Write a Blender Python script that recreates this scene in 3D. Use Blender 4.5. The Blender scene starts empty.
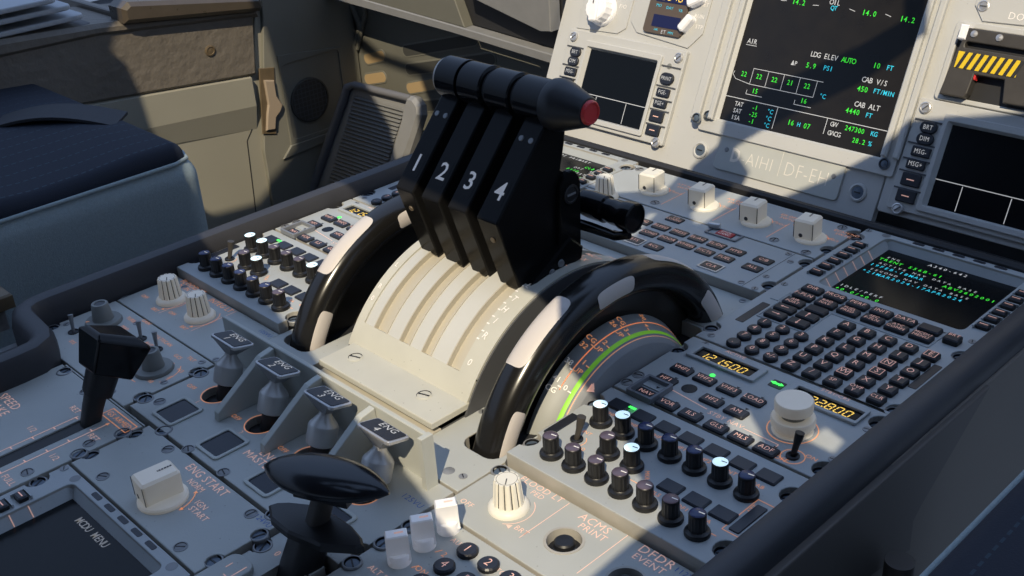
# Airliner centre pedestal. All helper coordinates are millimetres; the scene is built in metres.
import bpy, math, random
from mathutils import Matrix, Vector
random.seed(7)
S = 0.001
sc = bpy.context.scene
col = sc.collection
sin, cos, pi = math.sin, math.cos, math.pi

# ------------------------------------------------------------------ materials
MAT = {}
def mat(name, c, rough=.5, metal=0., emit=0., ec=None, noise=0., nscale=60., bump=0., bscale=400., coat=0., spec=.5, speck=0.):
    m = bpy.data.materials.new(name); m.use_nodes = True
    nt = m.node_tree; b = nt.nodes['Principled BSDF']
    b.inputs['Base Color'].default_value = (*c, 1); b.inputs['Roughness'].default_value = rough
    b.inputs['Metallic'].default_value = metal; b.inputs['Specular IOR Level'].default_value = spec
    if coat: b.inputs['Coat Weight'].default_value = coat; b.inputs['Coat Roughness'].default_value = .05
    if emit:
        b.inputs['Emission Color'].default_value = (*(ec or c), 1); b.inputs['Emission Strength'].default_value = emit
    tc = nt.nodes.new('ShaderNodeTexCoord') if (noise or bump or speck) else None
    src = None
    if noise:
        n = nt.nodes.new('ShaderNodeTexNoise'); n.inputs['Scale'].default_value = nscale; n.inputs['Detail'].default_value = 5
        nt.links.new(tc.outputs['Object'], n.inputs['Vector'])
        mr = nt.nodes.new('ShaderNodeMapRange'); mr.inputs[1].default_value = .3; mr.inputs[2].default_value = .7
        mr.inputs[3].default_value = 1 - noise; mr.inputs[4].default_value = 1 + noise * .5
        nt.links.new(n.outputs['Fac'], mr.inputs[0])
        vm = nt.nodes.new('ShaderNodeVectorMath'); vm.operation = 'SCALE'; vm.inputs[0].default_value = c
        nt.links.new(mr.outputs[0], vm.inputs['Scale']); src = vm.outputs[0]
        r2 = nt.nodes.new('ShaderNodeMapRange'); r2.inputs[3].default_value = max(0, rough - .08); r2.inputs[4].default_value = min(1, rough + .08)
        nt.links.new(n.outputs['Fac'], r2.inputs[0]); nt.links.new(r2.outputs[0], b.inputs['Roughness'])
    if speck:
        v = nt.nodes.new('ShaderNodeTexVoronoi'); v.inputs['Scale'].default_value = 140
        nt.links.new(tc.outputs['Object'], v.inputs['Vector'])
        l = nt.nodes.new('ShaderNodeMath'); l.operation = 'LESS_THAN'; l.inputs[1].default_value = .075
        nt.links.new(v.outputs['Distance'], l.inputs[0])
        k = nt.nodes.new('ShaderNodeMath'); k.operation = 'MULTIPLY'; k.inputs[1].default_value = speck
        nt.links.new(l.outputs[0], k.inputs[0])
        mx = nt.nodes.new('ShaderNodeMix'); mx.data_type = 'RGBA'; mx.inputs['B'].default_value = (c[0]*.3, c[1]*.28, c[2]*.26, 1)
        mx.inputs['A'].default_value = (*c, 1)
        if src: nt.links.new(src, mx.inputs['A'])
        nt.links.new(k.outputs[0], mx.inputs['Factor']); src = mx.outputs['Result']
    if src: nt.links.new(src, b.inputs['Base Color'])
    if bump:
        n = nt.nodes.new('ShaderNodeTexNoise'); n.inputs['Scale'].default_value = bscale; n.inputs['Detail'].default_value = 3
        nt.links.new(tc.outputs['Object'], n.inputs['Vector'])
        bp = nt.nodes.new('ShaderNodeBump'); bp.inputs['Strength'].default_value = bump; bp.inputs['Distance'].default_value = .0006 if bscale > 200 else .004
        nt.links.new(n.outputs['Fac'], bp.inputs['Height']); nt.links.new(bp.outputs[0], b.inputs['Normal'])
    MAT[name] = m; return m

mat('panel', (.385, .405, .405), .5, noise=.07, nscale=22, bump=.12, bscale=900, speck=.25)
mat('fin', (.46, .47, .43), .5, noise=.06, nscale=20)
mat('panel_side', (.40, .38, .34), .6, noise=.12)
mat('panel_low', (.415, .425, .40), .5, noise=.08, nscale=18, speck=.35, bump=.12, bscale=900)
mat('facia', (.50, .50, .485), .5, noise=.05, nscale=14, speck=.25, bump=.08, bscale=900)
mat('cream', (.52, .51, .445), .5, noise=.07, nscale=25, speck=.4)
mat('belt_white', (.53, .53, .505), .45, noise=.07, nscale=12)
mat('web', (.045, .040, .034), .22)
mat('belt_beige', (.47, .435, .36), .5, noise=.07, nscale=14)
mat('deck', (.020, .021, .024), .6, noise=.2)
mat('rail', (.24, .245, .25), .45, metal=.2, noise=.2)
mat('key', (.016, .018, .026), .38, bump=.05)
mat('key_side', (.007, .007, .009), .5)
mat('black', (.010, .010, .011), .42, bump=.06)
mat('black_lever', (.009, .0088, .0088), .22, noise=.2, nscale=30, spec=.09)
mat('gloss', (.006, .006, .007), .14, noise=.2, spec=.24)
mat('gloss_blue', (.008, .010, .014), .2, noise=.3, nscale=90, spec=.5)
mat('tyre', (.012, .011, .010), .24, noise=.25, nscale=60)
mat('patch', (.62, .57, .53), .5, noise=.05)
mat('recess', (.075, .078, .085), .6)
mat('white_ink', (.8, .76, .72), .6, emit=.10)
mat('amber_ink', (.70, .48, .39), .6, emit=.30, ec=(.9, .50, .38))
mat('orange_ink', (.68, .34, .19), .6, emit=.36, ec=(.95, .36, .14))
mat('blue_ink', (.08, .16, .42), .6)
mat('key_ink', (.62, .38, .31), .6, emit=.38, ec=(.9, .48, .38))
mat('screen', (.004, .005, .006), .2, spec=.18)
mat('screen_warm', (.014, .012, .010), .3, spec=.35, noise=.2)
mat('scr_white', (.3, .3, .3), .5, emit=.42, ec=(.8, .8, .8))
mat('scr_dim', (.2, .2, .2), .5, emit=.14, ec=(.8, .8, .8))
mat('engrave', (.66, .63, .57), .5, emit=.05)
mat('scr_green', (.02, .3, .02), .5, emit=.9, ec=(.05, .75, .04))
mat('scr_cyan', (.02, .25, .3), .5, emit=.85, ec=(.03, .55, .75))
mat('seg_amber', (.5, .35, .05), .5, emit=1.0, ec=(1., .62, .10))
mat('led_green', (.05, .5, .05), .4, emit=1.4, ec=(.06, 1., .12))
mat('cap_lit', (.6, .75, .8), .3, emit=.85, ec=(.62, .86, 1.))
mat('cap_dim', (.075, .06, .085), .3, emit=.05, ec=(.5, .35, .4))
mat('cap_blue', (.03, .04, .11), .25)
mat('knob_cream', (.70, .675, .60), .42, emit=.085, ec=(1, .86, .62), noise=.06, nscale=50)  # slight emission stands in for light on the knobs in shade; no lamp inside
mat('knob_line', (.05, .05, .05), .6)
mat('knob_grey', (.21, .215, .20), .5, noise=.1)
mat('white_plastic', (.84, .83, .83), .35, emit=.08, ec=(.9, .88, .9), noise=.04)  # small glow brightens the white knobs where they stand in shade
mat('steel', (.52, .51, .49), .38, metal=.35)
mat('steel_dark', (.26, .265, .27), .4, metal=.2, noise=.2, nscale=200)
mat('screw_blue', (.09, .12, .16), .4, metal=.2)
mat('silver_rim', (.55, .54, .53), .35, metal=.7)
mat('red', (.62, .035, .035), .35)
mat('dark_red', (.30, .02, .03), .4, emit=.1)
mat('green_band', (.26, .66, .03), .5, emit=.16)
mat('drum', (.31, .32, .31), .5, noise=.06, nscale=20)
mat('drum_side', (.27, .28, .29), .5, noise=.05)
mat('rim_rubber', (.036, .036, .041), .5, noise=.15, nscale=30, bump=.1)
mat('side_grey', (.105, .092, .082), .65, noise=.1, nscale=8, bump=.05)
mat('side_grey_low', (.17, .148, .125), .7, noise=.1, nscale=8)
mat('beige_wall', (.30, .285, .23), .6, noise=.06, nscale=8)
mat('leather', (.155, .135, .11), .55, noise=.12, nscale=9, bump=.45, bscale=85)
mat('dark_wall', (.185, .18, .15), .6, noise=.12, nscale=9)
mat('bulkhead', (.145, .142, .118), .6, noise=.12, nscale=9)
mat('slot_orange', (.42, .30, .16), .6)
mat('slot_dark', (.018, .018, .020), .6)
mat('slot_shade', (.055, .055, .05), .6)
mat('rubber', (.15, .15, .145), .6)
mat('pedal_edge', (.14, .14, .15), .5)
mat('tray_grey', (.22, .22, .22), .5, noise=.06)
mat('paper_grey', (.40, .42, .44), .6, noise=.03)
mat('brown', (.13, .095, .055), .5, noise=.2)
mat('rocker', (.34, .27, .20), .5)
mat('strap', (.026, .027, .032), .7, bump=.3)
mat('side_fabric', (.25, .31, .33), .8, noise=.10, nscale=400, bump=.5, bscale=900)
mat('tray_brown', (.075, .060, .044), .3, noise=.1)
mat('yellow', (.75, .52, .02), .45)
mat('lever_body', (.05, .045, .04), .5, noise=.15)
mat('clock_bezel', (.10, .075, .055), .4)
mat('window_dark', (.010, .014, .024), .2, spec=.3)
mat('lcd_blue', (.008, .010, .06), .3)
mat('perspex', (.46, .47, .44), .22, noise=.04)
mat('guard', (.18, .19, .21), .3)

def fabric():
    m = bpy.data.materials.new('navy_fabric'); m.use_nodes = True
    nt = m.node_tree; b = nt.nodes['Principled BSDF']; b.inputs['Roughness'].default_value = .85
    tc = nt.nodes.new('ShaderNodeTexCoord'); sp = nt.nodes.new('ShaderNodeSeparateXYZ'); nt.links.new(tc.outputs['Object'], sp.inputs[0])
    def M(op, a, bb=None):
        n = nt.nodes.new('ShaderNodeMath'); n.operation = op
        for i, q in enumerate((a, bb)):
            if q is None: continue
            if isinstance(q, (int, float)): n.inputs[i].default_value = q
            else: nt.links.new(q, n.inputs[i])
        return n.outputs[0]
    fx = M('FRACT', M('MULTIPLY', sp.outputs[0], 1/.021)); fy = M('FRACT', M('MULTIPLY', sp.outputs[1], 1/.0075))
    k = M('MULTIPLY', M('LESS_THAN', fx, .075), M('LESS_THAN', fy, .6))
    mx = nt.nodes.new('ShaderNodeMix'); mx.data_type = 'RGBA'
    mx.inputs['A'].default_value = (.008, .013, .026, 1); mx.inputs['B'].default_value = (.022, .042, .062, 1)
    nt.links.new(k, mx.inputs['Factor']); nt.links.new(mx.outputs['Result'], b.inputs['Base Color'])
    n = nt.nodes.new('ShaderNodeTexNoise'); n.inputs['Scale'].default_value = 900; nt.links.new(tc.outputs['Object'], n.inputs['Vector'])
    bp = nt.nodes.new('ShaderNodeBump'); bp.inputs['Strength'].default_value = .4; bp.inputs['Distance'].default_value = .0006
    nt.links.new(n.outputs['Fac'], bp.inputs['Height']); nt.links.new(bp.outputs[0], b.inputs['Normal'])
    MAT['navy_fabric'] = m
fabric()
def tyre_marked():
    """black wheel rim with rounded white marks, alternating between crown and inner side"""
    m = bpy.data.materials.new('tyre_marked'); m.use_nodes = True
    nt = m.node_tree; b = nt.nodes['Principled BSDF']; b.inputs['Roughness'].default_value = .24
    tc = nt.nodes.new('ShaderNodeTexCoord'); sp = nt.nodes.new('ShaderNodeSeparateXYZ'); nt.links.new(tc.outputs['Object'], sp.inputs[0])
    def M(op, a, bb=None, c=None):
        n = nt.nodes.new('ShaderNodeMath'); n.operation = op
        for i, q in enumerate((a, bb, c)):
            if q is None: continue
            if isinstance(q, (int, float)): n.inputs[i].default_value = q
            else: nt.links.new(q, n.inputs[i])
        return n.outputs[0]
    x, y, z = sp.outputs
    a = M('MULTIPLY', M('ARCTAN2', z, y), 180/pi)
    r = M('SQRT', M('ADD', M('MULTIPLY', y, y), M('MULTIPLY', z, z)))
    p = M('MULTIPLY', M('ARCTAN2', M('SUBTRACT', r, .119), x), 180/pi)      # 0 = towards +x, 90 = crown
    def el(a0, da, p0, dp):
        d = M('ABSOLUTE', M('SUBTRACT', M('FLOORED_MODULO', M('ADD', a, 30-a0+360), 60), 30))
        u = M('POWER', M('DIVIDE', d, da), 7); v = M('POWER', M('DIVIDE', M('ABSOLUTE', M('SUBTRACT', p, p0)), dp), 5)
        return M('LESS_THAN', M('ADD', u, v), 1)
    k = M('MAXIMUM', el(120, 12.5, 101, 46), el(92, 8.5, 2, 28))
    mx = nt.nodes.new('ShaderNodeMix'); mx.data_type = 'RGBA'
    mx.inputs['A'].default_value = (.010, .0095, .009, 1); mx.inputs['B'].default_value = (.60, .55, .51, 1)
    nt.links.new(k, mx.inputs['Factor']); nt.links.new(mx.outputs['Result'], b.inputs['Base Color'])
    rr = M('ADD', M('MULTIPLY', k, .26), .22); nt.links.new(rr, b.inputs['Roughness'])
    MAT['tyre_marked'] = m
tyre_marked()

# ------------------------------------------------------------------ mesh builder
_glyph = {}
def glyphs(s, bold):
    k = (s, bold)
    if k in _glyph: return _glyph[k]
    cu = bpy.data.curves.new('t', 'FONT'); cu.body = s; cu.size = 1; cu.space_character = 1.08; cu.resolution_u = 2; cu.align_x = 'CENTER'; cu.align_y = 'CENTER'
    cu.offset = bold
    ob = bpy.data.objects.new('t', cu); me = ob.to_mesh()
    v = [tuple(q.co) for q in me.vertices]; f = [tuple(p.vertices) for p in me.polygons]
    ob.to_mesh_clear(); bpy.data.objects.remove(ob); bpy.data.curves.remove(cu)
    if v:
        xs = [q[0] for q in v]; w = (min(xs), max(xs))
    else: w = (0, 0)
    _glyph[k] = (v, f, w); return _glyph[k]

org = {}
class MB:
    def __init__(s, M=None): s.v = []; s.f = []; s.m = []; s.sm = []; s.mats = []; s.M = M or Matrix()
    def mi(s, n):
        if n not in s.mats: s.mats.append(n)
        return s.mats.index(n)
    def add(s, vs, fs, m, smooth=False):
        o = len(s.v); s.v += [s.M @ Vector(q) for q in vs]
        i = s.mi(m) if isinstance(m, str) else None
        for k, f in enumerate(fs):
            s.f.append([a + o for a in f]); s.m.append(i if i is not None else s.mi(m[k])); s.sm.append(smooth)
    def box(s, x0, x1, y0, y1, z0, z1, m, ch=0, side=None):
        """box with chamfered top edge"""
        if ch <= 0:
            vs = [(x, y, z) for z in (z0, z1) for x, y in ((x0, y0), (x1, y0), (x1, y1), (x0, y1))]
            fs = [(3, 2, 1, 0), (4, 5, 6, 7), (0, 1, 5, 4), (1, 2, 6, 5), (2, 3, 7, 6), (3, 0, 4, 7)]
            s.add(vs, fs, [m] * 2 + [side or m] * 4); return s
        s.prism([(x0, y0), (x1, y0), (x1, y1), (x0, y1)], z0, z1, m, ch, side); return s
    def prism(s, P, z0, z1, m, ch=0, side=None):
        A = sum(P[i][0] * P[(i+1) % len(P)][1] - P[(i+1) % len(P)][0] * P[i][1] for i in range(len(P)))
        if A < 0: P = P[::-1]
        n = len(P); vs = [(x, y, z0) for x, y in P]
        L = [vs]
        if ch > 0:
            vs2 = [(x, y, z1 - ch) for x, y in P]; Q = inset(P, ch)
            L += [vs2, [(x, y, z1) for x, y in Q]]
        else: L += [[(x, y, z1) for x, y in P]]
        V = [q for l in L for q in l]; F = [tuple(range(n))[::-1]]; mm = [side or m]
        for k in range(len(L) - 1):
            for i in range(n):
                j = (i + 1) % n; F.append((k*n+i, k*n+j, (k+1)*n+j, (k+1)*n+i)); mm.append((side or m) if k == 0 else m)
        F.append(tuple(range((len(L)-1)*n, len(L)*n))); mm.append(m)
        s.add(V, F, mm); return s
    def lathe(s, prof, m, n=24, cx=0, cy=0, z=0, axis='z', flute=0, fd=0, rot=0):
        """prof: list of (r, h) or (r, h, mat for the band that ends here)"""
        V = []; F = []; mm = []
        for p in prof:
            r, h = p[0], p[1]
            for i in range(n):
                a = 2 * pi * i / n + rot; rr = r
                if flute and r > .1: rr = r - (fd if i % 2 else 0)
                if axis == 'z': V.append((cx + rr*cos(a), cy + rr*sin(a), z + h))
                elif axis == 'x': V.append((z + h, cx + rr*cos(a), cy + rr*sin(a)))   # args are (y, z, x)
                else: V.append((cx + rr*sin(a), cy + h, z + rr*cos(a)))
        for k in range(len(prof) - 1):
            mk = prof[k+1][2] if len(prof[k+1]) > 2 else m
            for i in range(n):
                j = (i+1) % n; F.append((k*n+i, k*n+j, (k+1)*n+j, (k+1)*n+i)); mm.append(mk)
        if prof[-1][0] > .05:
            F.append(tuple(range((len(prof)-1)*n, len(prof)*n))); mm.append(prof[-1][2] if len(prof[-1]) > 2 else m)
        if prof[0][0] > .05: F.append(tuple(range(n))[::-1]); mm.append(m)
        s.add(V, F, mm, True); return s
    def tube(s, path, r, m, n=12, caps=True, sq=None):
        P = [Vector(p) for p in path]; V = []; F = []
        up = Vector((0, 0, 1))
        for i, p in enumerate(P):
            d = (P[min(i+1, len(P)-1)] - P[max(i-1, 0)]).normalized()
            a = d.cross(up)
            if a.length < .05: a = d.cross(Vector((1, 0, 0)))
            a.normalize(); b = a.cross(d).normalized()
            ri = r[i] if isinstance(r, (list, tuple)) else r
            for k in range(n):
                t = 2*pi*k/n; ca, sa = cos(t), sin(t)
                if sq: ca = math.copysign(abs(ca)**sq, ca); sa = math.copysign(abs(sa)**sq, sa)
                V.append(tuple(p + a*ri*ca + b*ri*sa))
        for i in range(len(P) - 1):
            for k in range(n):
                j = (k+1) % n; F.append((i*n+k, i*n+j, (i+1)*n+j, (i+1)*n+k))
        if caps: F.append(tuple(range(n))[::-1]); F.append(tuple(range((len(P)-1)*n, len(P)*n)))
        s.add(V, F, m, True); return s
    def text(s, t, x, y, z, size, m, sx=1., rot=0, align='C', bold=-0.004, sp=None):
        v, f, w = glyphs(t, bold)
        k = size * 1.38
        ox = 0
        if align == 'L': ox = -w[0]
        if align == 'R': ox = -w[1]
        c, d = cos(rot), sin(rot); V = []
        for q in v:
            a, b = (q[0] + ox) * k * sx, q[1] * k
            V.append((x + a*c - b*d, y + a*d + b*c, z))
        s.add(V, f, m); return s
    def mono(s, t, x, y, z, h, m, pitch, align='C', bold=.010, w=.9):
        n = len(t); x0 = x + {'C': -(n-1)*pitch/2, 'L': pitch/2, 'R': -(n-.5)*pitch}[align]
        for i, c in enumerate(t):
            if c != ' ': s.text(c, x0 + i*pitch, y, z, h, m, sx=w * (1.25 if c in 'I1' else .92 if c in 'MW' else 1), bold=bold)
    def seg7(s, t, x, y, z, h, m, w=.085):
        """slanted seven-segment figures, left aligned at x"""
        SG = {'0': 'abcdef', '1': 'bc', '2': 'abged', '3': 'abgcd', '4': 'fgbc', '5': 'afgcd', '6': 'afgedc', '7': 'abc', '8': 'abcdefg', '9': 'abcdfg'}
        L = {'a': (0, 1, 1, 1), 'b': (1, .5, 1, 1), 'c': (1, 0, 1, .5), 'd': (0, 0, 1, 0), 'e': (0, 0, 0, .5), 'f': (0, .5, 0, 1), 'g': (0, .5, 1, .5)}
        W = h*.56
        for c in t:
            if c == '.':
                s.line(x-h*.30, y+.4, x-h*.14, y+.4, z, h*.16, m); continue
            for q in SG.get(c, ''):
                a = L[q]; g = .1
                x0, y0, x1, y1 = a
                if x0 == x1: y0 += g*.5; y1 -= g*.5
                else: x0 += g; x1 -= g
                s.line(x+x0*W+y0*h*.16, y+y0*h, x+x1*W+y1*h*.16, y+y1*h, z, h*w*1.3, m)
            x += h*.92
    def line(s, x0, y0, x1, y1, z, w, m):
        d = Vector((x1-x0, y1-y0)); d.normalize(); n = Vector((-d.y, d.x)) * w / 2
        s.add([(x0-n.x, y0-n.y, z), (x1-n.x, y1-n.y, z), (x1+n.x, y1+n.y, z), (x0+n.x, y0+n.y, z)], [(0, 1, 2, 3)], m); return s
    def rect(s, x0, y0, x1, y1, z, w, m):
        s.line(x0, y0, x1, y0, z, w, m); s.line(x1, y0, x1, y1, z, w, m); s.line(x1, y1, x0, y1, z, w, m); s.line(x0, y1, x0, y0, z, w, m); return s
    def arc(s, cx, cy, r, a0, a1, z, w, m, n=20):
        V = []; F = []
        for i in range(n+1):
            a = math.radians(a0 + (a1-a0)*i/n)
            V += [(cx+(r-w/2)*cos(a), cy+(r-w/2)*sin(a), z), (cx+(r+w/2)*cos(a), cy+(r+w/2)*sin(a), z)]
            if i: F.append((2*i-2, 2*i-1, 2*i+1, 2*i))
        s.add(V, F, m); return s
    def tri(s, x, y, z, r, m, rot=0):
        s.add([(x + r*cos(rot+k*2*pi/3), y + r*sin(rot+k*2*pi/3), z) for k in range(3)], [(0, 1, 2)], m); return s
    def disc(s, x, y, z, r, m, n=20):
        s.add([(x + r*cos(k*2*pi/n), y + r*sin(k*2*pi/n), z) for k in range(n)], [tuple(range(n))], m); return s
    def plate(s, loops, z0, z1, m, bev=0.5, side=None):
        """flat plate with holes: first loop outer, the others are holes"""
        cu = bpy.data.curves.new('p', 'CURVE'); cu.dimensions = '2D'; cu.fill_mode = 'BOTH'
        cu.extrude = (z1 - z0)/2 - bev; cu.bevel_depth = bev; cu.bevel_resolution = 1 if bev else 0; cu.offset = -bev
        for L in loops:
            sp = cu.splines.new('POLY'); sp.points.add(len(L)-1)
            for p, q in zip(sp.points, L): p.co = (q[0], q[1], 0, 1)
            sp.use_cyclic_u = True
        ob = bpy.data.objects.new('p', cu); me = ob.to_mesh()
        zc = (z0 + z1)/2
        v = [(q.co.x, q.co.y, q.co.z + zc) for q in me.vertices]; f = [tuple(p.vertices) for p in me.polygons]
        mm = [m if abs(p.normal.z) > .3 else (side or m) for p in me.polygons]
        ob.to_mesh_clear(); bpy.data.objects.remove(ob); bpy.data.curves.remove(cu)
        s.add(v, f, mm); return s
    def frame(s, o, i, z0, z1, m):
        """sloped picture frame between outer rect o at z0 and inner rect i at z1"""
        A = [(o[0], o[2]), (o[1], o[2]), (o[1], o[3]), (o[0], o[3])]; B = [(i[0], i[2]), (i[1], i[2]), (i[1], i[3]), (i[0], i[3])]
        V = [(x, y, z0) for x, y in A] + [(x, y, z1) for x, y in B]
        s.add(V, [(k, (k+1) % 4, 4+(k+1) % 4, 4+k) for k in range(4)], m); return s
    def data(s, name, c):
        me = bpy.data.meshes.new(name)
        me.from_pydata([tuple((q - c) * S) for q in s.v], [], s.f)
        for n in s.mats: me.materials.append(MAT[n])
        me.polygons.foreach_set('material_index', s.m); me.polygons.foreach_set('use_smooth', s.sm)
        if any(s.sm):
            try: me.set_sharp_from_angle(angle=math.radians(38))
            except Exception: pass
        me.update(); return me
    def build(s, name, parent=None, label=None, loc=None, keep=False):
        if loc is None:
            lo = [min(q[i] for q in s.v) for i in range(3)]; hi = [max(q[i] for q in s.v) for i in range(3)]
            c = Vector(((lo[0]+hi[0])/2, (lo[1]+hi[1])/2, lo[2]))
        else: c = Vector(loc)
        o = bpy.data.objects.new(name, s.data(name, c)); col.objects.link(o)
        _place(o, c, parent)
        if label: o['label'] = label
        return o
def inset(P, d):
    n = len(P); Q = []
    for i in range(n):
        p0, p1, p2 = Vector(P[i-1]), Vector(P[i]), Vector(P[(i+1) % n])
        a = (p1-p0).normalized(); b = (p2-p1).normalized()
        na = Vector((-a.y, a.x)); nb = Vector((-b.y, b.x)); m = (na+nb)
        if m.length < 1e-6: m = na
        m.normalize(); k = d / max(.4, m.dot(na)); q = p1 + m*k; Q.append((q.x, q.y))
    return Q
def _place(o, c, parent):
    org[o] = Vector(c)
    if parent is not None:
        o.parent = parent; o.location = (Vector(c) - org[parent]) * S
    else: o.location = Vector(c) * S
def thing(name, label, cat, loc, group=None):
    o = bpy.data.objects.new(name, None); col.objects.link(o); o.empty_display_size = .01
    _place(o, Vector(loc), None); tag(o, label, cat, group); return o
def tag(o, label, cat, group=None, kind=None):
    o['label'] = label; o['category'] = cat
    if group: o['group'] = group
    if kind: o['kind'] = kind
    return o
def struct(o, label=None): 
    o['kind'] = 'structure'
    if label: o['label'] = label
    return o
def dup(o, dloc, parent=None, root=True):
    """copy an object and its children; dloc is the offset in mm of the root"""
    c = o.copy(); col.objects.link(c)
    d = Vector(dloc)
    org[c] = org[o] + d
    if root and parent is None: c.location = org[c] * S
    elif root: c.parent = parent; c.location = (org[c] - org[parent]) * S
    else: c.parent = parent
    for ch in list(o.children): dup(ch, dloc, c, False)
    return c
_cache = {}
def P(name, key, fn, parent, x, y, z, rz=0, tilt=None, label=None, M=None):
    """place a shared part mesh built about its own origin"""
    if key not in _cache:
        mb = MB(); fn(mb); _cache[key] = mb.data(key, Vector((0, 0, 0)))
    o = bpy.data.objects.new(name, _cache[key]); col.objects.link(o)
    if M is not None:
        c = M @ Vector((x, y, z)); _place(o, c, parent); o.rotation_euler = (M.to_3x3().to_4x4() @ Matrix.Rotation(rz, 4, 'Z')).to_euler()
    else:
        _place(o, Vector((x, y, z)), parent); o.rotation_euler = tilt or (0, 0, rz)
        if tilt: o.rotation_euler = tilt
    if label: o['label'] = label
    return o

# ------------------------------------------------------------------ shared shapes
def rrect(x0, x1, y0, y1, r=3, n=4):
    L = []
    for cx, cy, a in ((x1-r, y1-r, 0), (x0+r, y1-r, 90), (x0+r, y0+r, 180), (x1-r, y0+r, 270)):
        for i in range(n+1):
            t = math.radians(a + 90*i/n); L.append((cx + r*cos(t), cy + r*sin(t)))
    return L
def circle(cx, cy, r, n=20): return [(cx + r*cos(2*pi*i/n), cy + r*sin(2*pi*i/n)) for i in range(n)]
def outline(x0, x1, y0, y1, nl=(), nr=(), nb=(), nt=(), r=8):
    """panel outline with half-round notches for the fasteners; order counter-clockwise"""
    L = [(x0, y0)]
    def notch(cx, cy, a0):
        for i in range(9):
            t = math.radians(a0 - 180*i/8); L.append((cx + r*cos(t), cy + r*sin(t)))
    for q in sorted(nb): notch(q, y0, 180)
    L.append((x1, y0))
    for q in sorted(nr): notch(x1, q, 270)
    L.append((x1, y1))
    for q in sorted(nt, reverse=True): notch(q, y1, 0)
    L.append((x0, y1))
    for q in sorted(nl, reverse=True): notch(x0, q, 90)
    # drop duplicates
    R = []
    for p in L:
        if not R or (abs(p[0]-R[-1][0]) + abs(p[1]-R[-1][1])) > .01: R.append(p)
    return R
def f_dzus(b):   # quarter-turn fastener: ring with slotted blue-grey head
    b.lathe([(6.0, 0), (6.0, 3), (5.5, 3.5), (4.7, 3.5), (4.6, 1.6, 'key_side'), (4.2, 1.6, 'key_side'), (3.9, 2.4, 'screw_blue'), (0, 2.6, 'screw_blue')], 'rail', 22)
    b.box(-3.6, 3.6, -.5, .5, 2.4, 2.9, 'key_side')
def f_screw(b):
    b.lathe([(4.4, -.6), (4.4, .25), (3.6, .35), (3.4, -.1, 'key_side'), (3.1, .15), (0, .3)], 'rail', 18)
    b.box(-2.9, 2.9, -.45, .45, .1, .38, 'key_side')
def f_screw_s(b):
    b.lathe([(2.8, -.6), (2.8, .3), (2.2, .4), (0, .45)], 'steel_dark', 14); b.box(-1.9, 1.9, -.35, .35, .3, .52, 'key_side')
def f_screw_big(b):
    b.lathe([(6, -.6), (6, .3), (5.2, .5), (4.8, -.2, 'key_side'), (4.4, .3), (0, .5)], 'cream', 22); b.box(-4.2, 4.2, -.6, .6, .2, .62, 'key_side')
def dzus(par, pts, z):
    for x, y in pts: P('fastener', 'dzus', f_dzus, par, x, y, z+8, random.uniform(0, 3))
def screws(par, pts, z, small=False):
    for x, y in pts: P('screw', 'screw_s' if small else 'screw', f_screw_s if small else f_screw, par, x, y, z, random.uniform(0, 3))
def f_acp_knob(cap, tick):
    def f(b):
        b.lathe([(7.4, 0), (7.5, 1.6), (7.0, 2.6), (5.6, 3.0), (5.1, 3.6)], 'black', 24)
        b.lathe([(5.1, 3.4), (5.0, 13.0)], 'black', 32, flute=1, fd=.35)
        b.lathe([(5.0, 12.9), (5.0, 13.6), (4.6, 14.4), (3.6, 14.9, cap), (0, 15.2, cap)], 'black', 24)
        b.line(.6, .2, 4.2, .8, 15.28, .8, tick)
    return f
def f_key(w, h, t, mt='key', r=1.1):
    def f(b): b.prism(rrect(-w/2, w/2, -h/2, h/2, r, 2), 0, t, mt, min(.9, t*.5), 'key_side')
    return f
def keycap(par, x, y, z, w, h, t, lines, size, name='key', ink='key_ink', label=None, box=False, roundr=None, mt='key', M=None, sx=.95):
    b = MB(M) if M is not None else MB()
    P0 = circle(x, y, roundr, 18) if roundr else [(px + x, py + y) for px, py in rrect(-w/2, w/2, -h/2, h/2, 1.3, 2)]
    b.prism(P0, z, z+t, mt, min(.9, t*.45), 'key_side')
    n = len(lines)
    for i, s in enumerate(lines):
        if s: b.text(s, x, y + (n-1)*size*.62 - i*size*1.24, z+t+.12, size, ink, sx=sx)
    if box: b.rect(x-w*.36, y-h*.36, x+w*.36, y+h*.36, z+t+.12, .45, ink)
    o = b.build(name, par, label)
    return o
def f_toggle(mt='black'):
    def f(b):
        b.lathe([(4.2, 0), (4.2, 1.2), (3.4, 1.8), (3, 1.8), (2.2, .8, 'key_side')], 'key_side', 16)
        b.tube([(0, 0, .5), (1.0, 1.5, 8), (1.5, 2.4, 12), (2.0, 3.2, 16.5)], [1.7, 2.0, 2.6, 2.9], mt, 14)
    return f
def f_flute(b):  # cream fluted dimmer knob
    b.lathe([(12.5, 0), (12.5, 1.5), (11.5, 3), (9.6, 4.2)], 'knob_cream', 32)
    n = 72; V = []; F = []; mm = []
    prof = [(9.3, 4), (8.8, 9), (7.9, 19.5), (7.4, 20.6)]
    for r, h in prof:
        for i in range(n): rr = r - (.8 if i % 6 in (0, 1) else 0); V.append((rr*cos(2*pi*i/n), rr*sin(2*pi*i/n), h))
    for k in range(len(prof)-1):
        for i in range(n):
            j = (i+1) % n; F.append((k*n+i, k*n+j, (k+1)*n+j, (k+1)*n+i)); mm.append('knob_line' if i % 6 == 0 else 'knob_cream')
    F.append(tuple(range(3*n, 4*n))); mm.append('knob_cream'); b.add(V, F, mm)
    b.line(0, 0, 3.5, -4.5, 20.75, .7, 'knob_line'); b.arc(0, 0, 6.2, 0, 360, 20.7, .25, 'knob_line')
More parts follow.
